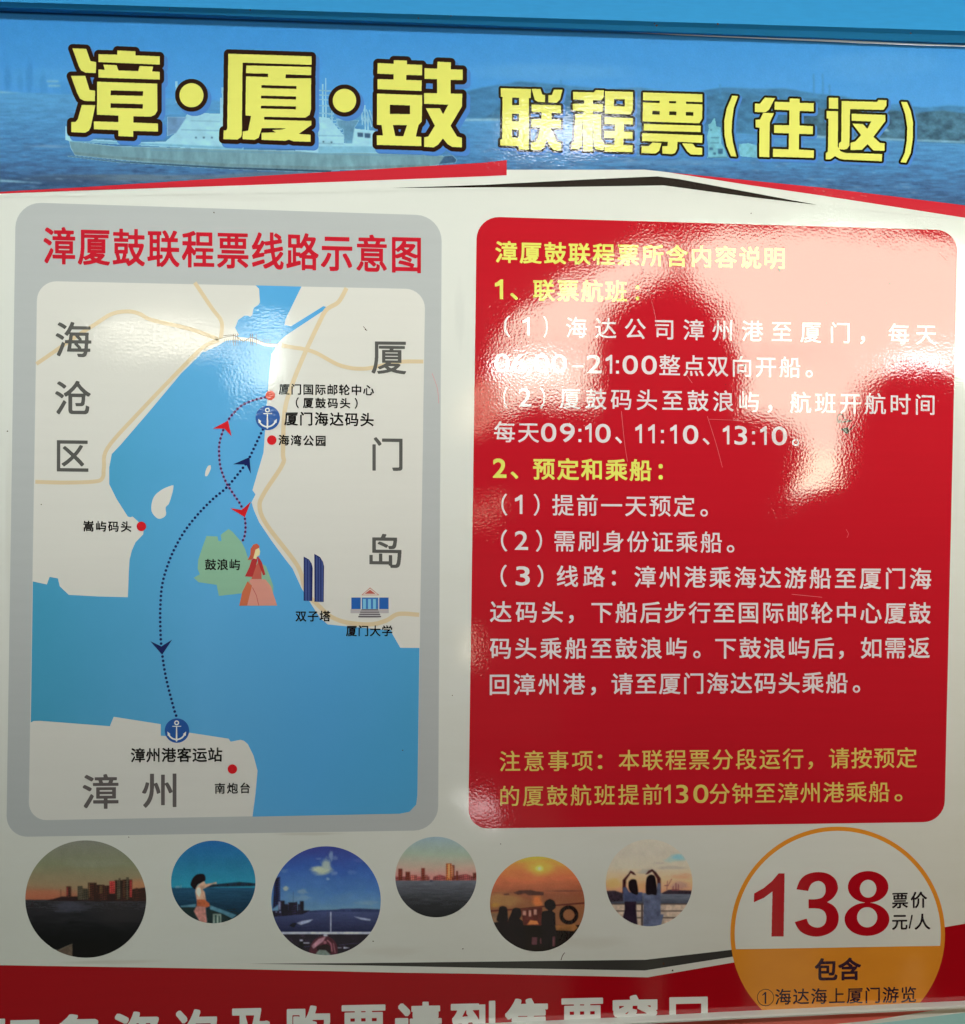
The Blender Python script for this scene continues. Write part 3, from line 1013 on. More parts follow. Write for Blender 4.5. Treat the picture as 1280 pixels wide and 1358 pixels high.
def title(name, polys, holes, box, r_out, r_sh, off, outl):
    s = 4.0
    x0, y0, x1, y1 = box
    w, h = int((x1 - x0) * s), int((y1 - y0) * s)
    m = poly_mask(polys, holes, x0, y0, w, h, s)
    px = lambda loops, dx=0, dy=0: [[(x0 + p[0] / s + dx, y0 + p[1] / s + dy) for p in l] for l in loops]
    S = Sheet(); S.loops(px(field_loops(m, 0, 0.4)), 9)
    o = S.build(name, yel, sign)
    S = Sheet(); S.loops(px(field_loops(m, r_out * s, 0.4)), 8)
    S.build("outline", outl, o)
    S = Sheet(); S.loops(px(field_loops(m, r_sh * s, 0.4), *off), 7)
    S.build("drop_shadow", shd, o)


title("title_lettering", BIG, BIGH, (70, 40, 650, 225), 6.0, 6.6, (4.2, 5), ink((46, 26, 16), W_TOP, 0.02))
title("title_lettering", SML, SMLH, (645, 95, 1235, 235), 3.1, 4.4, (1.5, 2.2), ink((46, 42, 18), W_TOP, 0.02))

# ==================================================================== route map
grey = ink((188, 194, 188), W_TOP, 0.03)
frame = sheet("map_frame", [round_quad([(21, 268), (586, 286), (581, 1101), (8.5, 1110)], (34, 34, 32, 28))], 1, grey, sign)
red_h = ink((200, 32, 48), W_TOP)
text("map_heading", [("漳厦鼓联程票线路示意图", 57.9, 558.4)], 325.4, 337.8, 51.5, 0.022, 2, red_h, frame, xs=0.86)

land = ink((207, 206, 192), W_MID, 0.02)
rmap = sheet("route_map", [round_quad([(49.5, 372.5), (564, 383.5), (553.5, 1078.5), (38, 1088)], (26, 26, 24, 24))], 2, land, sign)
sea_map = ramp_ink("map_sea_print", 'x', (40, 800), (560, 800), [(0.0, (66, 150, 178)), (0.45, (88, 163, 205)), (0.75, (80, 158, 204)), (1.0, (74, 155, 195))], W_MID, (5, 5, 0.4))
coast = [(339, 378.5), (343.7, 383), (345, 401), (343, 404), (336.6, 408.4), (334.7, 417.8), (332, 420), (328, 418.4), (324.4, 418.7), (316, 424.4), (312, 434.7), (317, 444),
         (300, 452), (287, 459.5), (268, 468), (240, 495.6), (200, 543.5), (160, 590), (148.5, 602), (145, 620), (145, 642), (155, 662), (169.7, 685), (173, 686), (176, 685), (183, 691), (191, 701), (190, 708.7),
         (180, 719), (175, 730), (172, 742), (171, 759), (169.7, 792), (130, 791), (91.5, 788.8), (79.5, 777.6), (77, 767), (66, 765), (62.3, 775), (43.7, 771), (41, 958), (45, 956), (53, 955.8), (145.8, 963),
         (151, 950.5), (213.4, 960.3), (213.4, 975.7), (220, 976), (252, 971.7), (303.5, 979.6), (306, 983.6), (319, 981), (324, 982.5), (329, 987), (336.4, 1002), (341.7, 1022), (339, 1052.5), (335, 1083)]
coast += [(530, 1079), (543, 1076.5), (552, 1067), (553.7, 1055), (556.4, 859.3), (531, 859), (520.6, 841), (519, 836), (459.6, 830.6), (434.5, 828), (425, 820), (413, 801.5), (400, 780), (388, 753.8), (377.5, 740.5),
          (360, 716.6), (344, 692.8), (337, 677), (333.7, 666), (339, 655.7), (335, 650), (349.6, 600), (357, 495), (360, 469), (363, 465.6), (367.5, 456), (379, 445), (432, 410), (432.5, 407), (429, 406), (386, 432.8),
          (377.5, 431), (378.7, 423.4), (400, 380)]
sea_o = sheet("map_sea", [coast], 3, sea_map, rmap)
zi = lambda pts: Z(200, 530, 6.789, pts)
for isl in (smooth_path(zi([(205, 770), (205, 790), (195, 840), (165, 935), (135, 970), (138, 1035), (105, 1066), (60, 1068), (10, 1010), (10, 930), (40, 860), (110, 805), (190, 772)]), 4),
                           smooth_path(zi([(540, 592), (540, 625), (512, 683), (490, 685), (495, 640), (515, 600), (538, 590)]), 4)):
    sheet("map_island", [isl], 4, land, rmap)
zg = lambda pts: Z(250, 690, 8.533, pts)
sheet("map_green_island", [zg([(205, 178), (330, 182), (340, 235), (375, 235), (365, 165), (410, 130), (455, 98), (500, 130), (560, 200), (600, 240), (640, 320), (680, 440), (800, 470), (880, 520), (910, 600),
                               (960, 740), (960, 820), (760, 830), (590, 828), (345, 855), (320, 730), (115, 700), (60, 650), (130, 610), (105, 550), (110, 450), (150, 330)])], 4, ink((135, 178, 145), W_MID), rmap)
# roads
road_m = ink((206, 188, 148), W_MID)
R = [[(48.5, 482.7), (71.6, 466.8), (100, 447), (127, 429.7), (148.5, 416.4), (169.7, 413), (185.6, 416.4), (201.5, 424.4), (252, 436.3), (289, 449.6)],
     [(258.5, 374.8), (281, 408.5), (294, 427), (293, 449)],
     [(293, 450), (272, 459), (252, 477), (185.6, 546), (143, 594), (138, 620), (136.5, 633), (127, 638.4), (87.5, 640), (47, 639)],
     [(374, 458), (390, 461), (403, 463), (420, 468.4), (446, 482.5), (465, 488), (480, 489), (491.5, 488), (520, 482), (536.6, 479.5), (561.5, 479.5)],
     [(459.7, 382), (449, 400.5), (433, 411), (422.6, 429.7), (404, 469.5), (388, 509), (377.5, 546), (375.4, 600), (374.8, 616), (351, 653), (344.4, 671.6), (353.6, 695.5), (388, 740.5), (398.7, 759), (406.7, 785.6),
      (425, 805.5), (438.5, 817.4), (459.7, 825.4), (491.5, 828), (512.7, 822.7), (528.6, 814.2), (556, 815.3)]]
S = Sheet()
for i, p in enumerate(R):
    S.loops([stroke(smooth_path(p, 6), 5.2 if i != 4 else 5.8)], 4 if i != 3 else 5)
S.build("map_road", road_m, rmap)
# suspension bridge
S = Sheet()
zb_ = lambda pts: Z(240, 370, 5.333, pts)
S.loops([stroke(smooth_path(zb_([(270, 434), (370, 422), (500, 432), (600, 465), (690, 472)]), 6), 4.2)], 5, 0)
S.loops([stroke(smooth_path(zb_([(300, 402), (378, 398), (440, 440), (505, 412), (590, 452), (690, 460)]), 6), 0.7)], 6, 1)
S.loops([stroke(smooth_path(zb_([(250, 432), (320, 410), (380, 400)]), 6), 0.6)], 6, 1)
for x in (372, 386, 402, 494, 506, 532):
    S.loops([stroke(zb_([(x, 388), (x + 2, 470)]), 0.6)], 6, 1)
for x in range(310, 640, 14):
    S.loops([stroke(zb_([(x, 425), (x, 450)]), 0.35)], 6, 1)
S.build("map_bridge", [ink((222, 216, 196), W_MID), ink((120, 96, 70), W_MID)], rmap)

# dotted routes, arrows
navy = ink((26, 36, 84), W_MID)
pur = ink((78, 36, 78), W_MID)
pink = ink((150, 130, 178), W_MID)
redp = ink((198, 32, 38), W_MID)
nav = [(348.8, 569.5), (339, 590), (330.8, 607.3), (324.5, 617.6), (301.6, 645.6), (282.5, 661.8), (261, 684), (242.7, 708), (227, 738), (216, 772), (212.9, 804), (212.9, 833), (214.5, 860), (220, 897), (230.6, 939), (234.6, 951)]
rd = [(352, 527), (339, 530), (322, 537), (309, 549), (302.4, 558), (296.5, 569.8), (291.3, 587.5), (290.9, 603.6), (292.8, 620), (300, 639.7), (309.7, 655), (320, 670.7), (324.5, 685.4), (325.8, 699), (324.5, 711), (321.5, 718)]
S = Sheet()
for p in walk(smooth_path(nav), 5.75):
    S.loops([circ(p[0], p[1], 1.85, n=12)], 6)
S.build("dotted_route", navy, rmap)
S = Sheet()
S.loops([stroke(smooth_path(rd), 2.0)], 5, 1)
for p in walk(smooth_path(rd), 5.75):
    S.loops([circ(p[0], p[1], 1.75, n=12)], 6, 0)
S.build("dotted_route", [pur, pink], rmap)
for poly, m in ((zi([(697, 188), (728, 330), (665, 262), (562, 260)]), redp), (zi([(890, 518), (902, 668), (862, 585), (742, 582)]), navy), (zi([(715, 978), (820, 992), (902, 918), (848, 1058)]), redp),
                (Z(0, 600, 3.772, [(753, 944), (808, 970), (862, 936), (812, 1012)]), navy)):
    sheet("route_arrow", [poly], 7, m, rmap)
# red place dots
S_dots = ((358.6, 524.3), (360.6, 583.6), (187.7, 698.0), (308.4, 1019.8))
for i, (x, y) in enumerate(S_dots):
    sheet("place_dot", [circ(x, y, 6.3, n=32)], 7, redp if i else ink((206, 76, 50), W_MID), rmap)
# anchor badges
for cx, cy in ((355.3, 554.2), (234.9, 968.8)):
    bd = sheet("anchor_badge", [circ(cx, cy, 16.2, n=48)], 7, ink((40, 84, 148), W_MID), rmap)
    S = Sheet()
    S.loops([circ(cx - .4, cy - 10.3, 3.2, n=24), circ(cx - .4, cy - 10.3, 1.7, n=24)], 8)
    S.loops([stroke([(cx - 6, cy - 5.7), (cx + 5.6, cy - 5.7)], 1.0)], 8)
    S.loops([[(cx - 1.1, cy - 5.1), (cx + .2, cy - 5.1), (cx + .7, cy + 13.5), (cx - .5, cy + 14.8), (cx - 1.7, cy + 13.5)]], 8.3)
    arc = [(cx - .5 + 11.6 * math.cos(math.radians(t)), cy + .2 + 11.6 * math.sin(math.radians(t))) for t in range(22, 159, 8)]
    S.loops([stroke(arc, 2.0)], 8.6)
    S.loops([[(cx - 12.6, cy + 1.2), (cx - 12.2, cy + 7), (cx - 8.6, cy + 4.6)]], 9)
    S.loops([[(cx + 12.2, cy + 1.2), (cx + 11.6, cy + 7), (cx + 8, cy + 4.6)]], 9)
    S.build("anchor", ink((216, 226, 232), W_MID), bd)
# lady, twin towers, university
S = Sheet()
S.loops([zg([(670, 690), (720, 740), (665, 966), (575, 968), (610, 810)])], 6, 3)
S.loops([zg([(700, 665), (870, 668), (930, 740), (960, 830), (1005, 965), (665, 966), (720, 740), (690, 695)])], 5, 4)
S.loops([zg([(790, 470), (825, 570), (830, 665), (715, 665), (740, 560)])], 6, 2)
S.loops([zg([(740, 430), (790, 410), (765, 520), (725, 640), (640, 635), (690, 530), (715, 450)])], 7, 1)
S.loops([zg([(790, 408), (830, 470), (872, 615), (845, 622), (820, 560), (785, 460)])], 7, 1)
S.loops([zg([(775, 262), (805, 290), (800, 312), (760, 332), (735, 430), (720, 445), (672, 448), (700, 390), (705, 320), (735, 275)])], 8, 0)
S.loops([zg([(800, 310), (812, 350), (805, 395), (775, 410), (770, 440), (735, 430), (745, 370), (760, 330)])], 7.5, 5)
S.loops([stroke(zg([(725, 760), (770, 850), (797, 965)]), 0.6)], 7, 1)
S.build("printed_lady", [ink((190, 92, 66), W_MID), ink((172, 52, 52), W_MID), ink((186, 92, 76), W_MID), ink((192, 104, 70), W_MID), ink((206, 142, 124), W_MID), ink((226, 206, 150), W_MID)], rmap)
zu = lambda pts: Z(380, 720, 7.529, pts)
S = Sheet()
t1 = [(172, 135), (225, 165), (252, 205), (262, 250), (258, 580), (172, 577)]
t2 = [(278, 108), (335, 140), (366, 190), (376, 235), (372, 590), (280, 587)]
for t in (t1, t2):
    S.loops([zu(t)], 6, 0)
for x, y0, y1 in ((186, 152, 575), (200, 160, 577), (216, 168, 578), (232, 184, 578), (296, 128, 586), (312, 136, 588), (328, 146, 589), (344, 164, 589), (358, 186, 589)):
    S.loops([zu([(x, y0), (x + 4.5, y0 + 4), (x + 4.5, y1), (x, y1)])], 7, 1)
S.build("printed_towers", [ink((26, 36, 86), W_MID), ink((92, 112, 168), W_MID)], rmap)
S = Sheet()
q = lambda x0, y0, x1, y1, l, m: S.loops([zu([(x0, y0), (x1, y0), (x1, y1), (x0, y1)])], l, m)
q(640, 508, 1028, 545, 6, 0); q(640, 660, 1022, 702, 6, 4)
q(648, 545, 742, 660, 7, 1); q(926, 545, 1020, 660, 7, 1)
q(742, 522, 926, 545, 6.5, 0); q(752, 545, 918, 660, 7, 2)
for x in (765, 815, 865):
    q(x, 560, x + 28, 658, 8, 3)
q(742, 530, 752, 665, 8, 0); q(918, 530, 926, 665, 8, 0)
S.loops([zu([(835, 445), (928, 522), (748, 522)])], 6.6, 5)
S.loops([zu([(835, 453), (915, 517), (760, 517)])], 7.2, 0)
S.loops([zu([(835, 467), (890, 508), (780, 508)])], 8, 5)
S.loops([zu([(750, 662), (915, 662), (945, 745), (715, 745)])], 7.5, 4)
for i in range(4):
    y = 664 + i * 22
    e = i * 9.5
    S.loops([zu([(748 - e, y), (916 + e, y), (918 + e, y + 9), (744 - e, y + 9)])], 8.5, 6)
S.build("printed_university", [ink((206, 206, 190), W_MID), ink((40, 92, 160), W_MID), ink((62, 116, 176), W_MID), ink((120, 186, 214), W_MID), ink((176, 172, 168), W_MID), ink((182, 92, 78), W_MID), ink((66, 60, 62), W_MID)], rmap)
# map lettering
g_ = ink((86, 86, 80), W_MID); k_ = ink((28, 26, 26), W_MID)
for it in [("海", 74, 427, 121.4, 473.4), ("沧", 73.4, 505, 120.6, 549.8), ("区", 75.6, 584, 117.5, 625.5)]:
    glyph_boxes("district_name", [it], 0.014, 6, g_, rmap)
for it in [("厦", 492.8, 453, 538.7, 496), ("门", 494, 580, 534, 624.4), ("岛", 490, 708, 532.6, 753)]:
    glyph_boxes("district_name", [it], 0.014, 6, g_, rmap)
for it in [("漳", 109.9, 1026.5, 157.4, 1072.6, -0.008), ("州", 188.5, 1025.9, 234.2, 1071, -0.008)]:
    glyph_boxes("district_name", [it], 0.016, 6, ink((84, 76, 70), W_LOW), rmap)
for s, a0, a1, y0, y1, em in (("厦门国际邮轮中心", 369.9, 496, 516, 517.5, 15), ("厦鼓码头", 402, 464.5, 534, 535, 14.5), ("厦门海达码头", 377, 495.7, 555, 556.6, 19), ("海湾公园", 369.5, 432, 583.6, 584.6, 15),
                              ("嵩屿码头", 110.8, 174.4, 697.6, 698.4, 15), ("鼓浪屿", 272, 318.6, 748.6, 748.8, 15.5), ("双子塔", 392, 438.4, 817, 817, 15), ("厦门大学", 459, 520.5, 836.5, 836.5, 15),
                              ("漳州港客运站", 173.7, 295, 1001.5, 1000.5, 20), ("南炮台", 285, 331.7, 1045.4, 1044.8, 15)):
    pcs = [("（", 392.5, 396.5), (s, a0, a1), ("）", 470.5, 474.4)] if s == "厦鼓码头" else [(s, a0, a1)]
    text("place_name", pcs, y0, y1, em, 0.02, 8, k_, rmap)

# ==================================================================== red notice panel
red = ink((180, 25, 36), W_MID, 0.04)
panel = sheet("notice_panel", [round_quad([(632.5, 287), (1270, 305.5), (1252.5, 1090), (621, 1099)], (30, 28, 28, 26))], 1, red, sign)
yb = ink((214, 212, 96), W_MID); wt_ = ink((214, 206, 200), W_MID); y2 = ink((208, 186, 92), W_MID)
LINES = [
    ("notice_heading", [("漳厦鼓联程票所含内容说明", 657.2, 1040.8)], 334, 342.5, 30.2, 0.024, yb),
    ("notice_heading", [("1", 656.5, 670.5), ("、", 677, 686.8), ("联票航班", 707, 831.6), ("：", 843, 848)], 384, 386.5, 30, 0.024, yb),
    ("text_line", [("（", 668.4, 676.6), ("1", 693, 704.5), ("）", 720.8, 726.5), ("海达公司漳州港至厦门", 750.9, 1126.8), ("，", 1141, 1147), ("每天", 1178.4, 1242)], 432.5, 443.7, 29.5, 0.012, wt_),
    ("text_line", [("06:00", 655.8, 751.7), ("–", 759.5, 774), ("21:00", 778.4, 871), ("整点双向开船", 874.4, 1061.5), ("。", 1068.4, 1078)], 481, 487.4, 29.5, 0.012, wt_),
    ("text_line", [("（", 667.5, 673.5), ("2", 687.8, 705), ("）", 716, 723.4), ("厦鼓码头至鼓浪屿", 742.6, 1006.7), ("，", 1018, 1024), ("航班开航时间", 1047.7, 1239.4)], 527, 536.7, 29.5, 0.0125, wt_),
    ("text_line", [("每天", 655.5, 714.8), ("09:10", 717.7, 809.8), ("、", 816, 823), ("11:10", 842.6, 926), ("、", 932, 939.7), ("13:10", 958.6, 1043.7), ("。", 1050.5, 1060)], 572.5, 578.5, 29.5, 0.0125, wt_),
    ("notice_heading", [("2", 653.8, 671.8), ("、", 677.5, 686.8), ("预定和乘船", 707, 864), ("：", 873.5, 879)], 621, 623.8, 30, 0.024, yb),
    ("text_line", [("（", 665, 672.7), ("1", 683, 694.5), ("）", 708, 715.6), ("提前一天预定", 732.5, 921.6), ("。", 929, 938.8)], 669, 671.5, 30, 0.012, wt_),
    ("text_line", [("（", 664.5, 672.8), ("2", 682.7, 700.4), ("）", 710.9, 719), ("需刷身份证乘船", 735.4, 957.5), ("。", 964, 974)], 716.7, 719.2, 30, 0.012, wt_),
    ("text_line", [("（", 664, 672), ("3", 684, 702.6), ("）", 712.7, 720.6), ("线路", 738.5, 802), ("：", 811.6, 816.7), ("漳州港乘海达游船至厦门海", 841.6, 1235)], 763.6, 767.3, 30, 0.015, wt_),
    ("text_line", [("达码头", 650, 746.4), ("，", 754.5, 761), ("下船后步行至国际邮轮中心厦鼓", 784.5, 1234)], 811.3, 813, 30, 0.015, wt_),
    ("text_line", [("码头乘船至鼓浪屿", 649.6, 910.9), ("。", 919.5, 929), ("下鼓浪屿后", 948.6, 1106), ("，", 1112.7, 1119), ("如需返", 1141.8, 1233)], 859.7, 859, 30, 0.015, wt_),
    ("text_line", [("回漳州港", 649.6, 775.9), ("，", 784, 790), ("请至厦门海达码头乘船", 811, 1124), ("。", 1131, 1140.7)], 907.7, 905, 30, 0.015, wt_),
    ("notice_footnote", [("注意事项", 662.9, 786), ("：", 793, 798.8), ("本联程票分段运行", 820.6, 1065.4), ("，", 1072, 1079), ("请按预定", 1099.4, 1216)], 1009.6, 1004.6, 29, 0.011, y2),
    ("notice_footnote", [("的厦鼓航班提前", 663.6, 878.5), ("130", 881, 939.4), ("分钟至漳州港乘船", 941, 1179.5), ("。", 1186.5, 1196.6)], 1055.8, 1049.6, 29, 0.011, y2),
]
for nm, pcs, a, b2, em, w, m in LINES:
    text(nm, pcs, a, b2, em, w, 2, m, panel, digit=1.18)

# ==================================================================== round holiday pictures
# dusk skyline over dark water
za = lambda pts: Z(30, 1105, 7.529, pts)
zA = lambda x, y: (30 + x / 7.529, 1105 + y / 7.529)
picture("round_picture", 113.9, 1192.3, 80.2, 77.8, pramp("dusk_sky", 'z', (114, 1195), (114, 1115), [(0, (132, 74, 54)), (.28, (122, 104, 76)), (.6, (104, 106, 80)), (1, (104, 104, 90))], WB, (8, 20, .12),
        [(*zA(150, 610), 60, 10, (150, 84, 58), .6, .5), (*zA(700, 300), 60, 8, (112, 112, 92), .5, .8), (*zA(1150, 520), 20, 12, (156, 100, 66), .6, .4)]),
        [([za(rc(0, 665, 1280, 1280))], pramp("dusk_water", 'z', (114, 1270), (114, 1193), [(0, (4, 4, 5)), (.45, (11, 11, 13)), (1, (44, 42, 44))], WB, (40, 420, .6), [(*zA(450, 740), 30, 10, (62, 62, 72), .6, .6), (*zA(1000, 800), 40, 22, (40, 36, 36), .5, .6)])),
         ([za([(250, 668), (330, 650), (390, 632), (550, 630), (600, 600), (800, 600), (1240, 600), (1240, 676), (250, 674)])], I(34, 20, 20)),
         ([za(rc(438, 530, 486, 640)), za(rc(655, 495, 740, 670)), za(rc(740, 515, 820, 670)), za(rc(820, 522, 870, 670)), za(rc(922, 468, 1000, 672)), za(rc(1000, 462, 1095, 672)), za([(1095, 560), (1140, 545), (1160, 552), (1240, 538), (1240, 672), (1095, 672)])], F(52, 30, 24)),
         ([za(rc(550, 528, 600, 665)), za(rc(600, 552, 662, 665)), za(rc(940, 470, 960, 660)), za(rc(1035, 440, 1060, 660)), za(rc(960, 448, 978, 660))], F(60, 54, 42)),
         ([za(rc(868, 478, 922, 600)), za(rc(442, 540, 452, 620)), za(rc(1070, 470, 1092, 640))], F(150, 50, 46)),
         ([za(rc(770, 525, 800, 600)), za(rc(660, 500, 672, 640)), za(rc(1010, 470, 1022, 640))], F(84, 62, 40)),
         ([za(rc(380, 560, 383, 640)), za(rc(985, 470, 990, 660)), za(rc(90, 705, 100, 735))], I(30, 18, 18)),
         ([za([(330, 1180), (500, 1105), (500, 1240), (380, 1215)])], I(74, 62, 50)),
         ([za(rc(500, 1080, 900, 1280))], I(8, 7, 8)),
         ([za(stroke([(330, 1180), (500, 1103)], 8))], I(100, 90, 76))], "dark dusk skyline over black water in a round picture")
# girl pointing over the bow
zb2 = lambda pts: Z(220, 1105, 10.24, pts)
picture("round_picture", 283, 1169.6, 56, 54.8, pramp("teal_sky", 'z', (283, 1176), (283, 1116), [(0, (36, 120, 138)), (.5, (32, 96, 124)), (1, (30, 84, 130))], WB, (8, 20, .15)),
        [([zb2(rc(0, 738, 1280, 1331))], pramp("deep_water", 'z', (283, 1225), (283, 1177), [(0, (12, 30, 36)), (.5, (16, 42, 58)), (1, (28, 66, 88))], WB, (30, 260, .5))),
         ([zb2([(540, 700), (700, 690), (880, 672), (1000, 660), (1220, 680), (1220, 718), (700, 728), (540, 742)])], I(20, 34, 46)),
         ([zb2(rc(130, 715, 190, 742)), zb2(rc(200, 700, 215, 742))], I(88, 128, 140)),
         ([zb2([(200, 985), (410, 960), (410, 1005), (200, 1005)]), zb2([(600, 975), (960, 1110), (900, 1160), (760, 1090), (600, 1040)])], I(62, 100, 112)),
         ([zb2([(180, 1005), (420, 1005), (420, 1331), (180, 1331)]), zb2([(560, 1020), (760, 1090), (900, 1160), (700, 1331), (560, 1331)])], I(22, 36, 36)),
         ([zb2(smooth_path([(480, 552), (525, 565), (535, 640), (470, 680), (430, 700), (400, 760), (340, 710), (345, 660), (375, 600), (425, 560), (480, 552)], 4))], I(20, 8, 14)),
         ([zb2([(440, 700), (470, 680), (520, 650), (545, 690), (640, 675), (690, 660), (690, 690), (640, 690), (500, 760), (530, 800), (545, 900), (535, 960), (430, 950), (400, 800), (410, 740)])], I(170, 134, 108)),
         ([zb2([(430, 730), (470, 745), (480, 800), (460, 870), (420, 830), (405, 780)])], I(190, 180, 158)),
         ([zb2([(425, 900), (530, 900), (590, 950), (600, 990), (545, 1010), (420, 990)])], I(150, 76, 46)),
         ([zb2([(415, 990), (540, 1000), (560, 1210), (480, 1230), (430, 1150), (380, 1060)])], I(160, 108, 96)),
         ([zb2(rc(640, 1095, 755, 1225))], I(118, 132, 118)), ([zb2(rc(665, 1110, 690, 1225)), zb2(rc(715, 1120, 735, 1225))], I(34, 52, 48))], "girl with dark hair pointing out to sea in a round picture")
# view from the bow
zc = lambda pts: Z(350, 1110, 7.758, pts)
zC = lambda x, y: (350 + x / 7.758, 1110 + y / 7.758)
picture("round_picture", 432.5, 1194.5, 72.6, 72.2, pramp("bow_sky", 'z', (432, 1207), (432, 1123), [(0, (88, 122, 142)), (.3, (62, 100, 144)), (.65, (44, 74, 132)), (1, (46, 52, 108))], WB, (14, 22, .3),
        [(*zC(600, 345), 19, 9, (158, 166, 138), .95, .55), (*zC(640, 275), 9, 10, (140, 152, 138), .9, .6), (*zC(690, 190), 4, 9, (104, 124, 146), .8, .7), (*zC(720, 215), 6, 5, (88, 106, 140), .6, .8),
         (*zC(225, 530), 6, 4.5, (142, 150, 136), .9, .6), (*zC(390, 560), 9, 4.5, (104, 128, 144), .8, .9), (*zC(400, 630), 16, 6, (96, 124, 142), .7, .8), (*zC(660, 430), 4, 2.5, (110, 134, 150), .8, .6),
         (*zC(900, 360), 9, 4, (66, 94, 142), .8, .8), (*zC(980, 240), 9, 4, (60, 76, 130), .7, .8), (*zC(1060, 680), 20, 4, (104, 128, 142), .6, .9), (*zC(210, 350), 7, 4, (70, 100, 140), .7, .8), (*zC(720, 370), 6, 4, (92, 112, 146), .7, .8), (*zC(560, 225), 5, 2, (80, 100, 140), .7, .8)]),
        [([zc(rc(0, 760, 1280, 1280))], pramp("bow_water", 'z', (432, 1236), (432, 1207), [(0, (30, 32, 56)), (1, (58, 66, 98))], WB, (30, 260, .4))),
         ([zc([(470, 762), (560, 752), (740, 748), (800, 738), (980, 735), (1210, 745), (1210, 772), (700, 768), (470, 775)])], I(40, 48, 78)),
         ([zc([(110, 430), (165, 405), (165, 680), (90, 740)])], F(26, 26, 54)),
         ([zc([(150, 430), (166, 410), (166, 690), (150, 690)])], F(42, 46, 76)),
         ([zc(rc(150, 655, 215, 760)), zc(rc(215, 690, 250, 770)), zc(rc(250, 672, 325, 790)), zc(rc(325, 668, 345, 790)), zc(rc(350, 690, 372, 790)), zc(rc(372, 660, 412, 780)), zc([(80, 760), (480, 755), (400, 795), (330, 802), (90, 822)])], F(30, 26, 40)),
         ([zc(rc(302, 560, 306, 670)), zc(rc(225, 660, 229, 700))], I(40, 56, 90)), ([zc(rc(150, 662, 172, 750)), zc(rc(120, 762, 135, 778)), zc(rc(160, 762, 176, 780)), zc(rc(244, 680, 256, 694))], I(98, 104, 128)),
         ([zc([(335, 885), (400, 862), (510, 845), (470, 875), (380, 905)]), zc([(920, 815), (1100, 845), (1095, 862), (1000, 850)])], I(128, 136, 156)),
         ([zc([(260, 910), (300, 885), (340, 885), (310, 930)])], I(16, 16, 30)),
         ([zc(rc(0, 1000, 1280, 1280))], I(34, 28, 36)),
         ([zc(rc(150, 976, 1110, 1000)), zc(rc(684, 770, 694, 980)), zc(rc(370, 1055, 400, 1075)), zc([(820, 1130), (890, 1140), (820, 1150)])], I(166, 170, 180)),
         ([zc(rc(368, 1075, 405, 1150))], I(14, 14, 14)),
         ([zc(smooth_path([(460, 1210), (480, 1120), (540, 1040), (640, 1015), (720, 1060), (760, 1140), (750, 1210), (690, 1210), (640, 1190), (560, 1205), (460, 1210)], 4))], I(62, 32, 38)),
         ([zc([(490, 1120), (560, 1050), (640, 1022), (610, 1075), (560, 1110), (510, 1150)])], I(150, 108, 116)),
         ([zc([(540, 1130), (640, 1100), (690, 1120), (700, 1190), (560, 1190)])], I(36, 24, 26)),
         ([zc([(520, 1215), (570, 1160), (640, 1165), (690, 1215), (640, 1240)])], I(100, 112, 102)),
         ([zc(stroke(smooth_path([(650, 1060), (690, 1100), (700, 1180)], 4), 14)), zc(stroke([(715, 1090), (735, 1190)], 10)), zc(circ(630, 1085, 16, n=12))], I(140, 84, 92)),
         ([zc(rc(615, 1000, 655, 1022)), zc(rc(405, 1085, 470, 1095)), zc(rc(760, 1135, 800, 1142))], I(150, 152, 158)),
         ([zc(stroke([(655, 770), (668, 980)], 3)), zc(stroke([(405, 1130), (470, 1125)], 8)), zc(stroke([(770, 1110), (1000, 1090)], 4))], I(56, 54, 74))], "view over a ship's bow to a blue cloudy sky in a round picture")
# rosy skyline
zd = lambda pts: Z(515, 1100, 10.24, pts)
picture("round_picture", 578.2, 1163.1, 53.8, 53.4, pramp("rosy_sky", 'z', (578, 1166), (578, 1110), [(0, (168, 108, 100)), (.3, (158, 136, 118)), (.6, (134, 146, 126)), (1, (120, 138, 142))], WB, (8, 20, .12)),
        [([zd(rc(0, 690, 1280, 1280))], pramp("grey_water", 'z', (578, 1216), (578, 1167), [(0, (18, 17, 20)), (.4, (40, 40, 43)), (1, (84, 86, 92))], WB, (30, 260, .4))),
         ([zd([(600, 690), (620, 640), (700, 615), (780, 640), (940, 625), (1060, 605), (1150, 640), (1200, 580), (1200, 690)]), zd(rc(90, 640, 560, 692))], F(122, 58, 56)),
         ([zd(rc(135, 532, 192, 690)), zd(rc(235, 575, 295, 690)), zd(rc(448, 525, 496, 690)), zd(rc(865, 485, 900, 690)), zd(rc(922, 565, 945, 690)), zd(rc(1150, 590, 1200, 665))], F(100, 42, 32)),
         ([zd(rc(785, 462, 860, 690))], F(156, 82, 44)), ([zd(rc(815, 470, 835, 660)), zd(rc(870, 500, 880, 650))], I(196, 138, 84)),
         ([zd(rc(300, 620, 390, 690)), zd(rc(500, 620, 540, 690))], F(152, 80, 68)), ([zd(rc(565, 690, 605, 704))], I(30, 28, 46))], "pink evening skyline above grey water in a round picture")
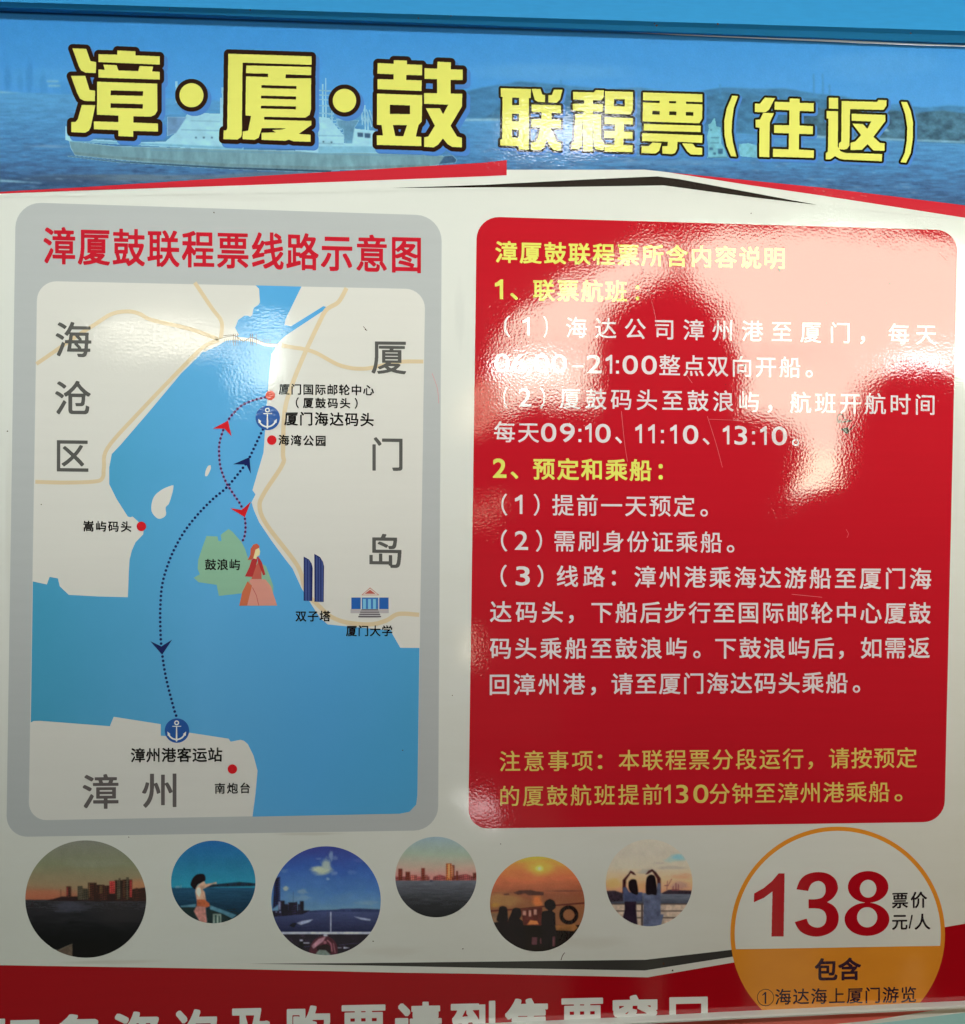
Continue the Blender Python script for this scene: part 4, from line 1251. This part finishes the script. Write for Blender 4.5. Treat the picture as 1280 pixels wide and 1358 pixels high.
# sunset deck
ze = lambda pts: Z(640, 1125, 8.828, pts)
zE = lambda x, y: (640 + x / 8.828, 1125 + y / 8.828)
man = I(22, 13, 16)
drk = I(20, 10, 10)
picture("round_picture", 712.7, 1198.8, 62.8, 63, pramp("sunset_sky", 'z', (712, 1205), (712, 1136), [(0, (118, 76, 48)), (.28, (122, 70, 48)), (.55, (168, 90, 58)), (.8, (178, 110, 58)), (1, (164, 148, 58))], WB, (8, 40, .25),
        [(*zE(668, 235), 26, 13, (186, 152, 60), .8, .3), (*zE(668, 237), 8, 6, (206, 186, 92), .9, .2), (*zE(668, 237), 3, 3, (226, 222, 140), 1, .1), (*zE(640, 620), 10, 12, (178, 98, 50), .9, .5),
         (*zE(250, 600), 30, 12, (140, 104, 60), .8, .6), (*zE(1000, 500), 26, 2, (96, 56, 44), .7, .6), (*zE(150, 660), 8, 5, (150, 112, 48), .7, .5)]),
        [([ze(stroke([(130, 520), (360, 522)], 3)), ze(stroke([(720, 500), (1180, 496)], 5))], I(92, 60, 48)),
         ([ze([(360, 520), (430, 492), (560, 488), (640, 505), (715, 510), (715, 550), (540, 550), (500, 528), (420, 545)]), ze([(240, 535), (300, 528), (320, 545), (260, 548)])], I(66, 40, 34)),
         ([ze(rc(80, 900, 1280, 1280))], drk), ([ze([(100, 760), (300, 760), (300, 920), (100, 920)])], I(112, 84, 60)), ([ze([(450, 720), (700, 690), (700, 900), (480, 900)])], I(70, 30, 26)),
         ([ze(rc(470, 730, 510, 785)), ze(rc(540, 725, 570, 800)), ze(rc(600, 715, 635, 780))], I(150, 108, 92)),
         ([ze([(520, 895), (560, 840), (640, 850), (660, 890)])], I(176, 98, 52)),
         ([ze(stroke([(80, 735), (440, 710), (760, 675), (1200, 640)], 14))], I(66, 26, 24)),
         ([ze(smooth_path([(240, 675), (285, 700), (295, 800), (290, 850), (170, 850), (190, 740), (200, 690), (240, 675)], 4)), ze([(120, 870), (300, 850), (330, 1200), (140, 1000)])], man),
         ([ze(smooth_path([(390, 695), (440, 710), (455, 780), (420, 830), (330, 840), (300, 850), (340, 750), (355, 710), (390, 695)], 4)), ze([(300, 850), (400, 800), (470, 850), (500, 1000), (480, 1220), (260, 1150)])], man),
         ([ze(smooth_path([(790, 592), (840, 620), (855, 690), (800, 730), (740, 700), (725, 645), (750, 610), (790, 592)], 4)), ze([(700, 740), (800, 720), (850, 760), (860, 1000), (840, 1180), (700, 1150), (690, 850)])], man),
         ([stroke(ze([(1010 + 90 * math.cos(t * .3), 780 + 90 * math.sin(t * .3)) for t in range(22)]), 5)], drk),
         ([ze([(850, 900), (1080, 890), (1120, 930), (1070, 970), (860, 960)])], I(126, 82, 44)), ([ze(rc(575, 1040, 640, 1130)), ze(rc(672, 1050, 690, 1120)), ze(rc(820, 1030, 850, 1150))], I(76, 44, 48))],
        "orange sunset behind people at a deck rail in a round picture")
# two girls making a heart
zf = lambda pts: Z(795, 1110, 9.846, pts)
zF = lambda x, y: (795 + x / 9.846, 1110 + y / 9.846)
den, hair = I(74, 80, 98), I(22, 16, 18)
picture("round_picture", 861, 1170.8, 57.4, 57.6, pramp("pale_dusk_sky", 'z', (861, 1182), (861, 1112), [(0, (172, 122, 92)), (.2, (180, 148, 108)), (.45, (168, 160, 138)), (.72, (165, 158, 140)), (1, (166, 160, 141))], WB, (10, 40, .12),
        [(*zF(1030, 268), 14, 6, (112, 158, 160), .9, .5), (*zF(940, 300), 12, 4, (134, 158, 148), .7, .7), (*zF(620, 450), 18, 5, (138, 136, 126), .7, .7), (*zF(930, 400), 26, 3, (148, 138, 124), .7, .7), (*zF(780, 340), 12, 2, (150, 140, 128), .6, .6),
         (*zF(1100, 520), 22, 6, (184, 128, 98), .8, .6), (*zF(560, 650), 12, 8, (188, 130, 84), .7, .5), (*zF(180, 600), 14, 10, (176, 146, 84), .7, .5), (*zF(1050, 640), 20, 8, (136, 104, 100), .6, .6)]),
        [([zf(rc(60, 730, 1280, 880))], pramp("harbour_water", 'z', (861, 1200), (861, 1184), [(0, (56, 60, 68)), (1, (92, 96, 104))], WB, (30, 260, .9))),
         ([zf([(90, 705), (200, 700), (310, 735), (310, 840), (120, 850)]), zf([(820, 730), (900, 690), (1210, 700), (1210, 745), (820, 745)])], I(44, 36, 42)),
         ([stroke(zf([(850, 635), (905, 635)]), 1), stroke(zf([(880, 690), (890, 570)]), .8), stroke(zf([(895, 640), (945, 545)]), .8), stroke(zf([(960, 700), (965, 640)]), 1.2), stroke(zf([(1000, 700), (1000, 600)]), 1.2),
           stroke(zf([(1030, 700), (1032, 615)]), 1), stroke(zf([(940, 690), (1040, 690)]), 1.5)], I(110, 60, 62)),
         ([zf(rc(100, 880, 1280, 1280))], I(160, 142, 122)),
         ([zf(rc(100, 868, 1280, 884)), zf(rc(100, 958, 1280, 974)), zf(rc(100, 1046, 1280, 1062)), zf(rc(545, 880, 570, 1180))], I(70, 58, 52)),
         ([zf([(305, 560), (380, 480), (405, 436), (450, 460), (480, 500), (440, 490), (410, 470), (350, 560), (345, 650), (390, 740), (300, 740)])], I(58, 28, 28)),
         ([zf([(800, 540), (740, 460), (690, 420), (640, 440), (600, 492), (640, 480), (690, 450), (750, 540), (760, 640), (740, 740), (800, 740)])], I(58, 28, 28)),
         ([zf([(305, 660), (345, 650), (390, 720), (560, 720), (560, 840), (320, 840)])], I(56, 62, 84)), ([zf([(580, 740), (740, 730), (760, 600), (800, 600), (800, 1010), (840, 1010), (800, 1180), (570, 1180)])], den),
         ([zf(smooth_path([(440, 550), (485, 575), (505, 740), (440, 740), (390, 690), (380, 600), (405, 560), (440, 550)], 4)), zf(smooth_path([(680, 490), (730, 530), (750, 740), (690, 750), (610, 740), (612, 560), (640, 505), (680, 490)], 4))], hair),
         ([zf([(330, 840), (480, 840), (480, 950), (500, 1170), (290, 1120), (330, 950)])], I(34, 24, 34))], "two girls seen from behind making a heart with raised arms in a round picture")

# ==================================================================== footer band, price badge
red_b = ink((128, 5, 12), WB, 0.06)
foot = sheet("footer_band", [[(XL, 1279), (0, 1280), (310, 1285), (530, 1290), (630, 1291.3), (859, 1296), (960, 1278.6), (1253, 1229.5), (1280, 1225), (XR, 1211), (XR, BOARD_BOTTOM), (XL, BOARD_BOTTOM)]], 1, red_b, sign)
sheet("black_stripe", [[(330, 1278), (470, 1277.3), (630, 1275.5), (856, 1272.8), (960, 1260.8), (1000, 1256), (1000, 1264), (960, 1270.5), (855, 1287), (630, 1283.2), (470, 1280)]], 1, ink((44, 40, 34), WB), sign)
cells = [("报", -14, 57, 1350.5), ("名", 64, 131, 1345), ("咨", 150, 212, 1341.5), ("询", 229, 288, 1338.5), ("及", 305, 361, 1337), ("购", 378, 438, 1333.5), ("票", 452, 512.5, 1332.5), ("请", 524, 586, 1328.5), ("到", 597.5, 657, 1327.5),
         ("售", 670, 728, 1324), ("票", 743.5, 801, 1323.5), ("窗", 812.6, 872, 1319.5), ("口", 887.7, 938.7, 1322)]
glyph_boxes("footer_text", [(ch, x0, y, x1, y + (66 if ch != '口' else 58), -0.02) for ch, x0, x1, y in cells], 0.032, 2, ink((176, 166, 148), WB), foot)

org = ink((178, 102, 26), WB, 0.12, (14, 1, 26))
bx, by, br = 1111, 1238.5, 142.3
badge = sheet("price_badge", [circ(bx, by, br, n=96)], 2, org, sign)
inner = circ(bx, by, br - 5.6, n=96)
sheet("badge_face", [clip(inner, [(900, 1000), (1300, 1000), (1300, 1253.2), (900, 1260.2)])], 3, ink((165, 158, 140), WB, 0.02), badge)
zp = lambda pts: Z(980, 1140, 4.571, pts)
polys = [zp([(240, 83), (277, 83), (271, 466), (197, 466), (203, 193), (150, 232), (90, 258), (92, 205), (150, 172), (200, 130)]),
         zp(smooth_path([(348, 180), (370, 125), (410, 90), (475, 75), (540, 85), (585, 120), (600, 168), (590, 205), (566, 236), (535, 257)], 6)
            + smooth_path([(535, 257), (575, 280), (598, 315), (605, 360), (590, 410), (550, 445), (490, 465), (430, 462), (380, 440), (352, 408), (338, 378)], 6)
            + smooth_path([(410, 357), (425, 390), (455, 408), (490, 410), (520, 390), (530, 352), (520, 318), (495, 300), (460, 295), (422, 295)], 6)
            + smooth_path([(422, 240), (465, 240), (505, 228), (524, 198), (522, 158), (502, 135), (475, 130), (445, 142), (428, 165), (420, 190)], 6)),
         zp(circ(783, 165, 123, 96)), zp(circ(776, 361, 136, 101))]
holes = [zp(circ(783, 176, 50, 54)), zp(circ(777, 349, 61, 61))]
s = 5.0
m = poly_mask(polys, holes, 990, 1145, int(200 * s), int(110 * s), s)
for _ in range(3):
    pass
S = Sheet(); S.loops([[(990 + p[0] / s, 1145 + p[1] / s) for p in l] for l in field_loops(m, 0, 0.4)], 4)
S.build("price_number", ink((132, 7, 15), WB, 0.02), badge)
kb = ink((30, 22, 24), WB)
text("badge_text", [("票价", 1183, 1229.4)], 1194, 1193, 22.5, 0.022, 4, kb, badge)
text("badge_text", [("元", 1183, 1203.5), ("/", 1205, 1210.5), ("人", 1213, 1233.8)], 1222.5, 1222, 22.5, 0.022, 4, kb, badge, digit=1.1)
text("badge_text", [("包含", 1080.6, 1141.9)], 1286, 1284.6, 31, 0.028, 4, ink((44, 22, 30), WB), badge)
text("badge_text", [("海达海上厦门游览", 1028, 1215)], 1322, 1318.6, 22.5, 0.014, 4, ink((44, 22, 30), WB), badge)
S = Sheet()
S.loops([circ(1015.3, 1322.8, 11.3, n=40), circ(1015.3, 1322.8, 10.5, n=40)], 4)
S.loops([[(1014.2, 1331), (1014.2, 1318.6), (1011, 1320.4), (1011, 1319), (1014.6, 1315.4), (1016.2, 1315.4), (1016.2, 1331)]], 4)
S.build("circled_number", ink((44, 22, 30), WB), badge)

# ==================================================================== wear on the laminate
dm = ink((70, 48, 36), W_MID); sm = ink((214, 120, 120), W_MID)
for x, y, r in ((1033, 357, 1.3), (1034, 359, 1.0), (987, 485, 1.5), (284, 282, 1.1), (485, 437, 1.0), (10, 572, 1.2), (55, 669, .8), (600, 922, .8), (614, 1258, 1.1), (495, 1248, 1.0), (171, 1110, .9), (1180, 376, .8), (1079, 432, .8),
                (664, 1119, 1), (880, 1278, 2.0), (892, 1287, 1.6), (1096, 402, .8), (962, 510, .7), (534, 995, .9), (996, 283, .8), (1036, 1343, 2.2), (1042, 1343, 1.8), (1117, 1340, 2.2), (1150, 1338, 1.8), (1214, 1332.5, 2.0), (1222, 1332, 1.5), (1075, 1341, 1.2)):
    sheet("dirt_mark", [[(x + r * random.uniform(.5, 1.2) * math.cos(t), y + r * random.uniform(.5, 1.2) * math.sin(t)) for t in [k * .785 for k in range(8)]]], 10, dm, sign)
S = Sheet()
zd_ = lambda pts: Z(1040, 410, 5.818, pts)
S.loops([stroke(smooth_path(zd_([(410, 872), (520, 862), (470, 850), (450, 815), (425, 812), (412, 835), (415, 860), (440, 858)]), 5), 0.9)], 10)
S.loops([zd_([(440, 925), (490, 910), (500, 940), (485, 962)])], 10); S.loops([stroke(zd_([(490, 950), (545, 890)]), (1.4, .5))], 10.5)
S.build("pen_scribble", dm, sign)
S = Sheet()
S.loops([stroke(smooth_path([(744, 1273), (746, 1267), (749, 1263)], 4), 0.9)], 10)
S.loops([stroke([(482, 433), (487, 439)], 0.7)], 10.5)
S.build("hair_mark", dm, sign)["kind"] = "stuff"
for p in ([(848, 345), (858, 378), (868, 415), (872, 440)], [(938, 552), (950, 590), (958, 620)], [(824, 545), (828, 585), (832, 612)], [(1122, 702), (1125, 708), (1123, 713)], [(910, 497), (918, 508)], [(940, 556), (990, 558)],
          [(1050, 788), (1090, 792)], [(1246, 335), (1256, 345)], [(573, 495), (580, 515), (582, 535)]):
    sheet("scratch", [stroke(smooth_path(p, 5), 0.45)], 10, sm, sign)

# ==================================================================== blue frame above the board
fr_m, nt, b = new_mat("blue_painted_metal", 0.6, False)
b.inputs['Specular IOR Level'].default_value = 0.15
nz = nt.nodes.new('ShaderNodeTexNoise'); nz.inputs['Scale'].default_value = 60; nz.inputs['Detail'].default_value = 5
cr = nt.nodes.new('ShaderNodeValToRGB')
cr.color_ramp.elements[0].color = alb((38, 136, 192)); cr.color_ramp.elements[1].color = alb((44, 150, 208))
nt.links.new(nz.outputs['Fac'], cr.inputs['Fac']); nt.links.new(cr.outputs['Color'], b.inputs['Base Color'])
YF, YB = -0.011, -0.0035
A0, A1 = P(-120, -1.6, YF), P(1420, 45.2, YF)
B0, B1 = P(-120, 10.0, YB), P(1420, 62.5, YB)
me = bpy.data.meshes.new("beam_face")
bm = bmesh.new()
prof = []
for A, B in ((A0, B0), (A1, B1)):
    prof.append([bm.verts.new(v) for v in ((A.x, YF, A.z + 0.12), (A.x, YF, A.z), (A.x, YF + 0.003, A.z - 0.0022), (B.x, YB, B.z), (B.x, -0.0024, B.z + 0.0003), (B.x, -0.0024, A.z + 0.12))])
for i in range(6):
    j = (i + 1) % 6
    bm.faces.new((prof[0][i], prof[0][j], prof[1][j], prof[1][i]))
bm.faces.new(prof[0]); bm.faces.new(prof[1][::-1])
bmesh.ops.recalc_face_normals(bm, faces=bm.faces)
bm.to_mesh(me); bm.free()
beam = empty("frame_beam", ((A0.x + A1.x) / 2, YF, A0.z), "light blue painted metal beam running along the top edge of the poster", "frame")
link("beam_face", me, fr_m, beam)
# thin white line between beam and poster
lip = Sheet()
lip.loops([[(690, 34.5), (760, 37.8), (900, 45.0), (1000, 49.6), (1100, 52.6), (1200, 57.3), (1290, 60.4), (1290, 62.2), (1210, 60), (1100, 55.4), (1000, 51), (900, 46.6), (760, 39)]], 0, 0, -0.0020)
for x, y in ((225, 12), (332, 13.5), (555, 24), (598, 21), (868, 31), (871, 34), (952, 32), (1208, 44)):
    r = random.uniform(.9, 1.8)
    sheet("dirt_mark", [[(x + r * random.uniform(.5, 1.2) * math.cos(t), y + r * random.uniform(.5, 1.2) * math.sin(t)) for t in [k * .785 for k in range(8)]]], 0, dm, beam, y=YF - 0.0004)
lip.build("white_line", ink((206, 222, 230), W_TOP), beam)

# ==================================================================== lower sign with clear edge, standing before the poster's foot
YL = -0.006
low = empty("lower_sign", tuple(P(1000, 1400, YL)), "lower printed sign with a clear plastic edge covering the poster's bottom right corner", "sign board")
top = [(600, 1364), (740, 1358), (832, 1353.6), (960, 1347), (1120, 1339.5), (1280, 1332), (1420, 1325)]
bot = [(1420, 1460), (600, 1460)]
me = bpy.data.meshes.new("plate"); bm = bmesh.new()
n = len(top)
fv = [bm.verts.new(P(x, y + 3.4, YL)) for x, y in top + bot]
bv = [bm.verts.new(v.co + Vector((0, 0.004, 0))) for v in fv]
bm.faces.new(fv); bm.faces.new(bv[::-1])
for i in range(len(fv)):
    j = (i + 1) % len(fv)
    bm.faces.new((fv[i], bv[i], bv[j], fv[j]))
bmesh.ops.recalc_face_normals(bm, faces=bm.faces)
bm.to_mesh(me); bm.free()
plate = link("plate", me, ink((186, 78, 62), WB), low)
sheet("printed_stripe", [[(1245, 1339), (1420, 1329), (1420, 1460), (1020, 1460), (1020, 1366), (1150, 1354)]], 0, ink((204, 198, 186), WB), plate, y=YL - 0.0003)
sheet("printed_blue_field", [[(1280, 1343), (1420, 1334), (1420, 1460), (1100, 1460), (1100, 1364), (1190, 1354)]], 0, ink((128, 160, 164), WB), plate, y=YL - 0.0006)
me = bpy.data.meshes.new("plastic_edge"); bm = bmesh.new()
rows = []
for x, y in top:
    row = []
    for dy, yy in ((4.6, YL - 0.0012), (3.2, YL - 0.0028), (1.2, YL - 0.0028), (0, YL - 0.001), (0, YL + 0.006), (4.6, YL + 0.006)):
        row.append(bm.verts.new(P(x, y + dy, YL) + Vector((0, yy - YL, 0))))
    rows.append(row)
for r0, r1 in zip(rows, rows[1:]):
    for i in range(6):
        j = (i + 1) % 6
        bm.faces.new((r0[i], r0[j], r1[j], r1[i]))
bm.faces.new(rows[0]); bm.faces.new(rows[-1][::-1])
bmesh.ops.recalc_face_normals(bm, faces=bm.faces)
bm.to_mesh(me); bm.free()
pe, nt, b = new_mat("milky_plastic", 0.25, False)
b.inputs['Base Color'].default_value = alb((150, 144, 126), WB)
link("plastic_edge", me, pe, low)


# bars of the doorway behind the people, seen only as soft dark bands in the gloss
bar_m, nt, b = new_mat("dark_door_metal", 0.6, False); b.inputs['Base Color'].default_value = (0.03, 0.028, 0.026, 1)
me = bpy.data.meshes.new("door_frame"); bm = bmesh.new()
for (xa, ya, xb, yb) in ((1150, 250, 1178, 462), (893, 250, 908, 470), (600, 458, 1450, 478)):
    q0, q1 = MIR(xa, ya, 3.9), MIR(xb, yb, 3.9)
    r = bmesh.ops.create_cube(bm, size=1.0)
    d_ = 0.05 if xb - xa < 100 else 0.03
    bmesh.ops.scale(bm, verts=r['verts'], vec=(abs(q1.x - q0.x), d_, abs(q1.z - q0.z)))
    bmesh.ops.translate(bm, verts=r['verts'], vec=((q0.x + q1.x) / 2, -3.9, (q0.z + q1.z) / 2))
bm.to_mesh(me); bm.free()
df = link("door_frame", me, bar_m)
df['kind'] = 'structure'

# ==================================================================== people mirrored in the gloss
def skin_body(name, verts, edges, radii, mat, parent=None, sub=2):
    me = bpy.data.meshes.new(name)
    me.from_pydata(verts, edges, [])
    o = bpy.data.objects.new(name, me)
    COL.objects.link(o)
    sk = o.modifiers.new("skin", 'SKIN')
    sk.use_smooth_shade = True
    for i, r in enumerate(radii):
        d = me.skin_vertices[0].data[i]
        d.radius = r if isinstance(r, tuple) else (r, r)
    me.skin_vertices[0].data[0].use_root = True
    ss = o.modifiers.new("sub", 'SUBSURF'); ss.levels = ss.render_levels = sub
    bpy.context.view_layer.update()
    dg = bpy.context.evaluated_depsgraph_get()
    m2 = bpy.data.meshes.new_from_object(o.evaluated_get(dg))
    m2.name = name
    for p in m2.polygons:
        p.use_smooth = True
    bpy.data.objects.remove(o); bpy.data.meshes.remove(me)
    m2.materials.clear()
    return link(name, m2, mat, parent)


cloth, nt, b = new_mat("dark_cotton", 0.9, False); b.inputs['Base Color'].default_value = (0.018, 0.018, 0.022, 1)
skin_m, nt, b = new_mat("skin", 0.55, False); b.inputs['Base Color'].default_value = (0.32, 0.18, 0.12, 1)
hair_m, nt, b = new_mat("black_hair", 0.6, False); b.inputs['Base Color'].default_value = (0.008, 0.007, 0.006, 1)


def person(head, face_to, hands, label, elbows, scale=1.0):
    """standing figure; head = middle of the head, arms reach to the two hand points"""
    H = Vector(head)
    fwd = (Vector(face_to) - H); fwd.z = 0; fwd.normalize()
    rgt = Vector((fwd.y, -fwd.x, 0))
    up = Vector((0, 0, 1))
    k = scale
    at = lambda r, f, u: tuple(H + rgt * r * k + fwd * f * k + up * u)
    g = H.z
    sh = -0.115 * k
    hip = -0.82 * k if g > 1.5 else g * -0.52
    V, E, Rr = [], [], []

    def add(p, r, to=None):
        V.append(tuple(p)); Rr.append(r)
        if to is not None:
            E.append((to, len(V) - 1))
        return len(V) - 1
    pel = add(at(0, 0, hip), (0.20 * k, 0.15 * k))
    wa = add(at(0, 0.01, hip * 0.6 + sh * 0.4), (0.20 * k, 0.145 * k), pel)
    ch = add(at(0, -0.06, sh - 0.12), (0.20 * k, 0.14 * k), wa)
    ub = add(at(0, -0.09, sh), (0.11 * k, 0.085 * k), ch)
    nk = add(at(0, -0.03, -0.10 * k), 0.055 * k, ub)
    add(at(0, 0.0, -0.06 * k), 0.058 * k, nk)
    for sgn, hand, elb in ((-1, hands[0], elbows[0]), (1, hands[1], elbows[1])):
        s_ = add(at(sgn * (0.185 if sgn < 0 else 0.15), -0.08, sh - 0.035), 0.078 * k, ub)
        e_ = add(elb, 0.078 * k, s_)
        h_ = Vector(hand)
        w_ = add(tuple(Vector(elb).lerp(h_, 0.93)), 0.038 * k, e_)
        l1 = add(at(sgn * 0.095, 0, hip - 0.08), 0.095 * k, pel)
        kn = add(at(sgn * 0.10, 0.02, (hip - g) / 2), 0.062 * k, l1)
        an = add(at(sgn * 0.10, 0.0, -g + 0.09), 0.045 * k, kn)
        add(at(sgn * 0.11, 0.13, -g + 0.04), 0.038 * k, an)
    root = empty("person", (H.x, H.y, 0), label, "person")
    skin_body("body", V, E, Rr, cloth, root)
    # head with face and ears
    bm = bmesh.new()
    bmesh.ops.create_uvsphere(bm, u_segments=32, v_segments=24, radius=1.0)
    for v in bm.verts:
        x, y, z = v.co
        w = 0.077 * (1 - 0.22 * max(0, -z) ** 1.5)
        v.co = Vector((x * w, y * 0.098 * (1 - 0.15 * max(0, -z)), z * 0.118))
        if y > 0.75 and -0.35 < z < 0.12 and abs(x) < 0.22:
            v.co.y += 0.018 * (1 - abs(x) / 0.22)
        if y > 0.6 and 0.0 < z < 0.22 and 0.2 < abs(x) < 0.5:
            v.co.y -= 0.006
        if abs(x) > 0.93 and abs(z) < 0.3 and y < 0.2:
            v.co.x *= 1.13
    me = bpy.data.meshes.new("head"); bm.to_mesh(me); bm.free()
    for p in me.polygons:
        p.use_smooth = True
    M = Matrix((tuple(rgt) + (0,), tuple(fwd) + (0,), (0, 0, 1, 0), (0, 0, 0, 1))).transposed()
    M = Matrix.Translation(H) @ M @ Matrix.Scale(k * 1.06, 4)
    me.transform(M)
    link("head", me, skin_m, root)
    bm = bmesh.new()
    bmesh.ops.create_uvsphere(bm, u_segments=32, v_segments=20, radius=1.0)
    kill = [v for v in bm.verts if (v.co.y > 0.45 and v.co.z < 0.45) or v.co.z < -0.75]
    bmesh.ops.delete(bm, geom=kill, context='VERTS')
    for v in bm.verts:
        n_ = 1 + 0.03 * math.sin(13 * v.co.x + 5 * v.co.z) * math.cos(9 * v.co.y)
        lo_ = max(0.0, -v.co.z)
        v.co = Vector((v.co.x * 0.118 * n_ * (1 + 0.5 * lo_), v.co.y * 0.122 * n_ - 0.006, v.co.z * 0.138 * n_ * (1 + 0.35 * lo_) + 0.004))
    me = bpy.data.meshes.new("hair"); bm.to_mesh(me); bm.free()
    for p in me.polygons:
        p.use_smooth = True
    me.transform(M)
    link("hair", me, hair_m, root)
    # hands: palm and five bent fingers
    for sgn, hand, elb in ((-1, hands[0], elbows[0]), (1, hands[1], elbows[1])):
        h_ = Vector(hand); d = (h_ - Vector(elb)).normalized()
        side = d.cross(up).normalized() if abs(d.z) < 0.95 else rgt
        nrm = side.cross(d).normalized()
        V, E, Rr = [], [], []
        V.append(tuple(h_ - d * 0.02)); Rr.append((0.026, 0.018))
        V.append(tuple(h_ + d * 0.045)); Rr.append((0.036, 0.014)); E.append((0, 1))
        for i, ln in enumerate((0.066, 0.078, 0.072, 0.055)):
            b0 = h_ + d * 0.05 + side * (i - 1.5) * 0.021
            pts = [b0, b0 + d * ln * 0.45 + nrm * -0.006, b0 + d * ln * 0.75 + nrm * -0.022, b0 + d * ln * 0.85 + nrm * -0.040]
            pi = 1
            for j, p in enumerate(pts):
                V.append(tuple(p)); Rr.append(0.009 - 0.001 * j); E.append((pi, len(V) - 1)); pi = len(V) - 1
        b0 = h_ + side * 0.03 * sgn
        pi = 0
        for j, p in enumerate((b0 + d * 0.01, b0 + d * 0.04 + side * 0.018 * sgn, b0 + d * 0.065 + side * 0.012 * sgn - nrm * 0.012)):
            V.append(tuple(p)); Rr.append(0.0105 - 0.001 * j); E.append((pi, len(V) - 1)); pi = len(V) - 1
        skin_body("hand", V, E, Rr, skin_m, root)
    return root


hp = MIR(880, 486, 0.98)
ph = CAM + Vector((0.03, -0.035, 0.0))
person(hp, (hp.x - 0.9, 0, 0), [tuple(ph + Vector((-0.085, -0.02, -0.03))), tuple(ph + Vector((0.085, -0.03, -0.04)))],
       "person in dark clothes photographing the poster, mirrored in the red panel's middle",
       [tuple(MIR(722, 574, 0.95)), tuple(MIR(815, 690, 0.95))], 1.0)
hb_ = MIR(1218, 592, 1.02)
person(hb_, (hb_.x - 0.1, 0, 0), [tuple(hb_ + Vector((-0.22, 0.05, -0.80))), tuple(hb_ + Vector((0.25, 0.05, -0.80)))],
       "shorter dark-clothed bystander mirrored at the red panel's right edge",
       [tuple(hb_ + Vector((-0.27, 0.0, -0.55))), tuple(hb_ + Vector((0.28, 0.0, -0.55)))], 1.0)
# the phone that takes the picture
me = bpy.data.meshes.new("phone"); bm = bmesh.new()
bmesh.ops.create_cube(bm, size=1.0)
bmesh.ops.scale(bm, vec=(0.155, 0.008, 0.074), verts=bm.verts)
bmesh.ops.bevel(bm, geom=[e for e in bm.edges], offset=0.003, segments=3, affect='EDGES')
bm.to_mesh(me); bm.free()
pm, nt, b = new_mat("phone_glass", 0.15, False); b.inputs['Base Color'].default_value = (0.01, 0.01, 0.012, 1)
phone = link("phone", me, pm)
phone.location = ph
phone['label'] = "black phone held sideways in front of the photographer's chest"
phone['category'] = "phone"
me = bpy.data.meshes.new("lens_ring"); bm = bmesh.new()
for dx in (-0.055, -0.035):
    r = bmesh.ops.create_cone(bm, cap_ends=True, segments=24, radius1=0.007, radius2=0.007, depth=0.002)
    bmesh.ops.rotate(bm, verts=r['verts'], cent=(0, 0, 0), matrix=Matrix.Rotation(math.pi / 2, 3, 'X'))
    bmesh.ops.translate(bm, verts=r['verts'], vec=(dx, 0.0052, 0.02))
bm.to_mesh(me); bm.free()
lr = link("lens_ring", me, pm); lr.parent = phone

if _fo.name in bpy.data.objects:
    bpy.data.objects.remove(_fo)
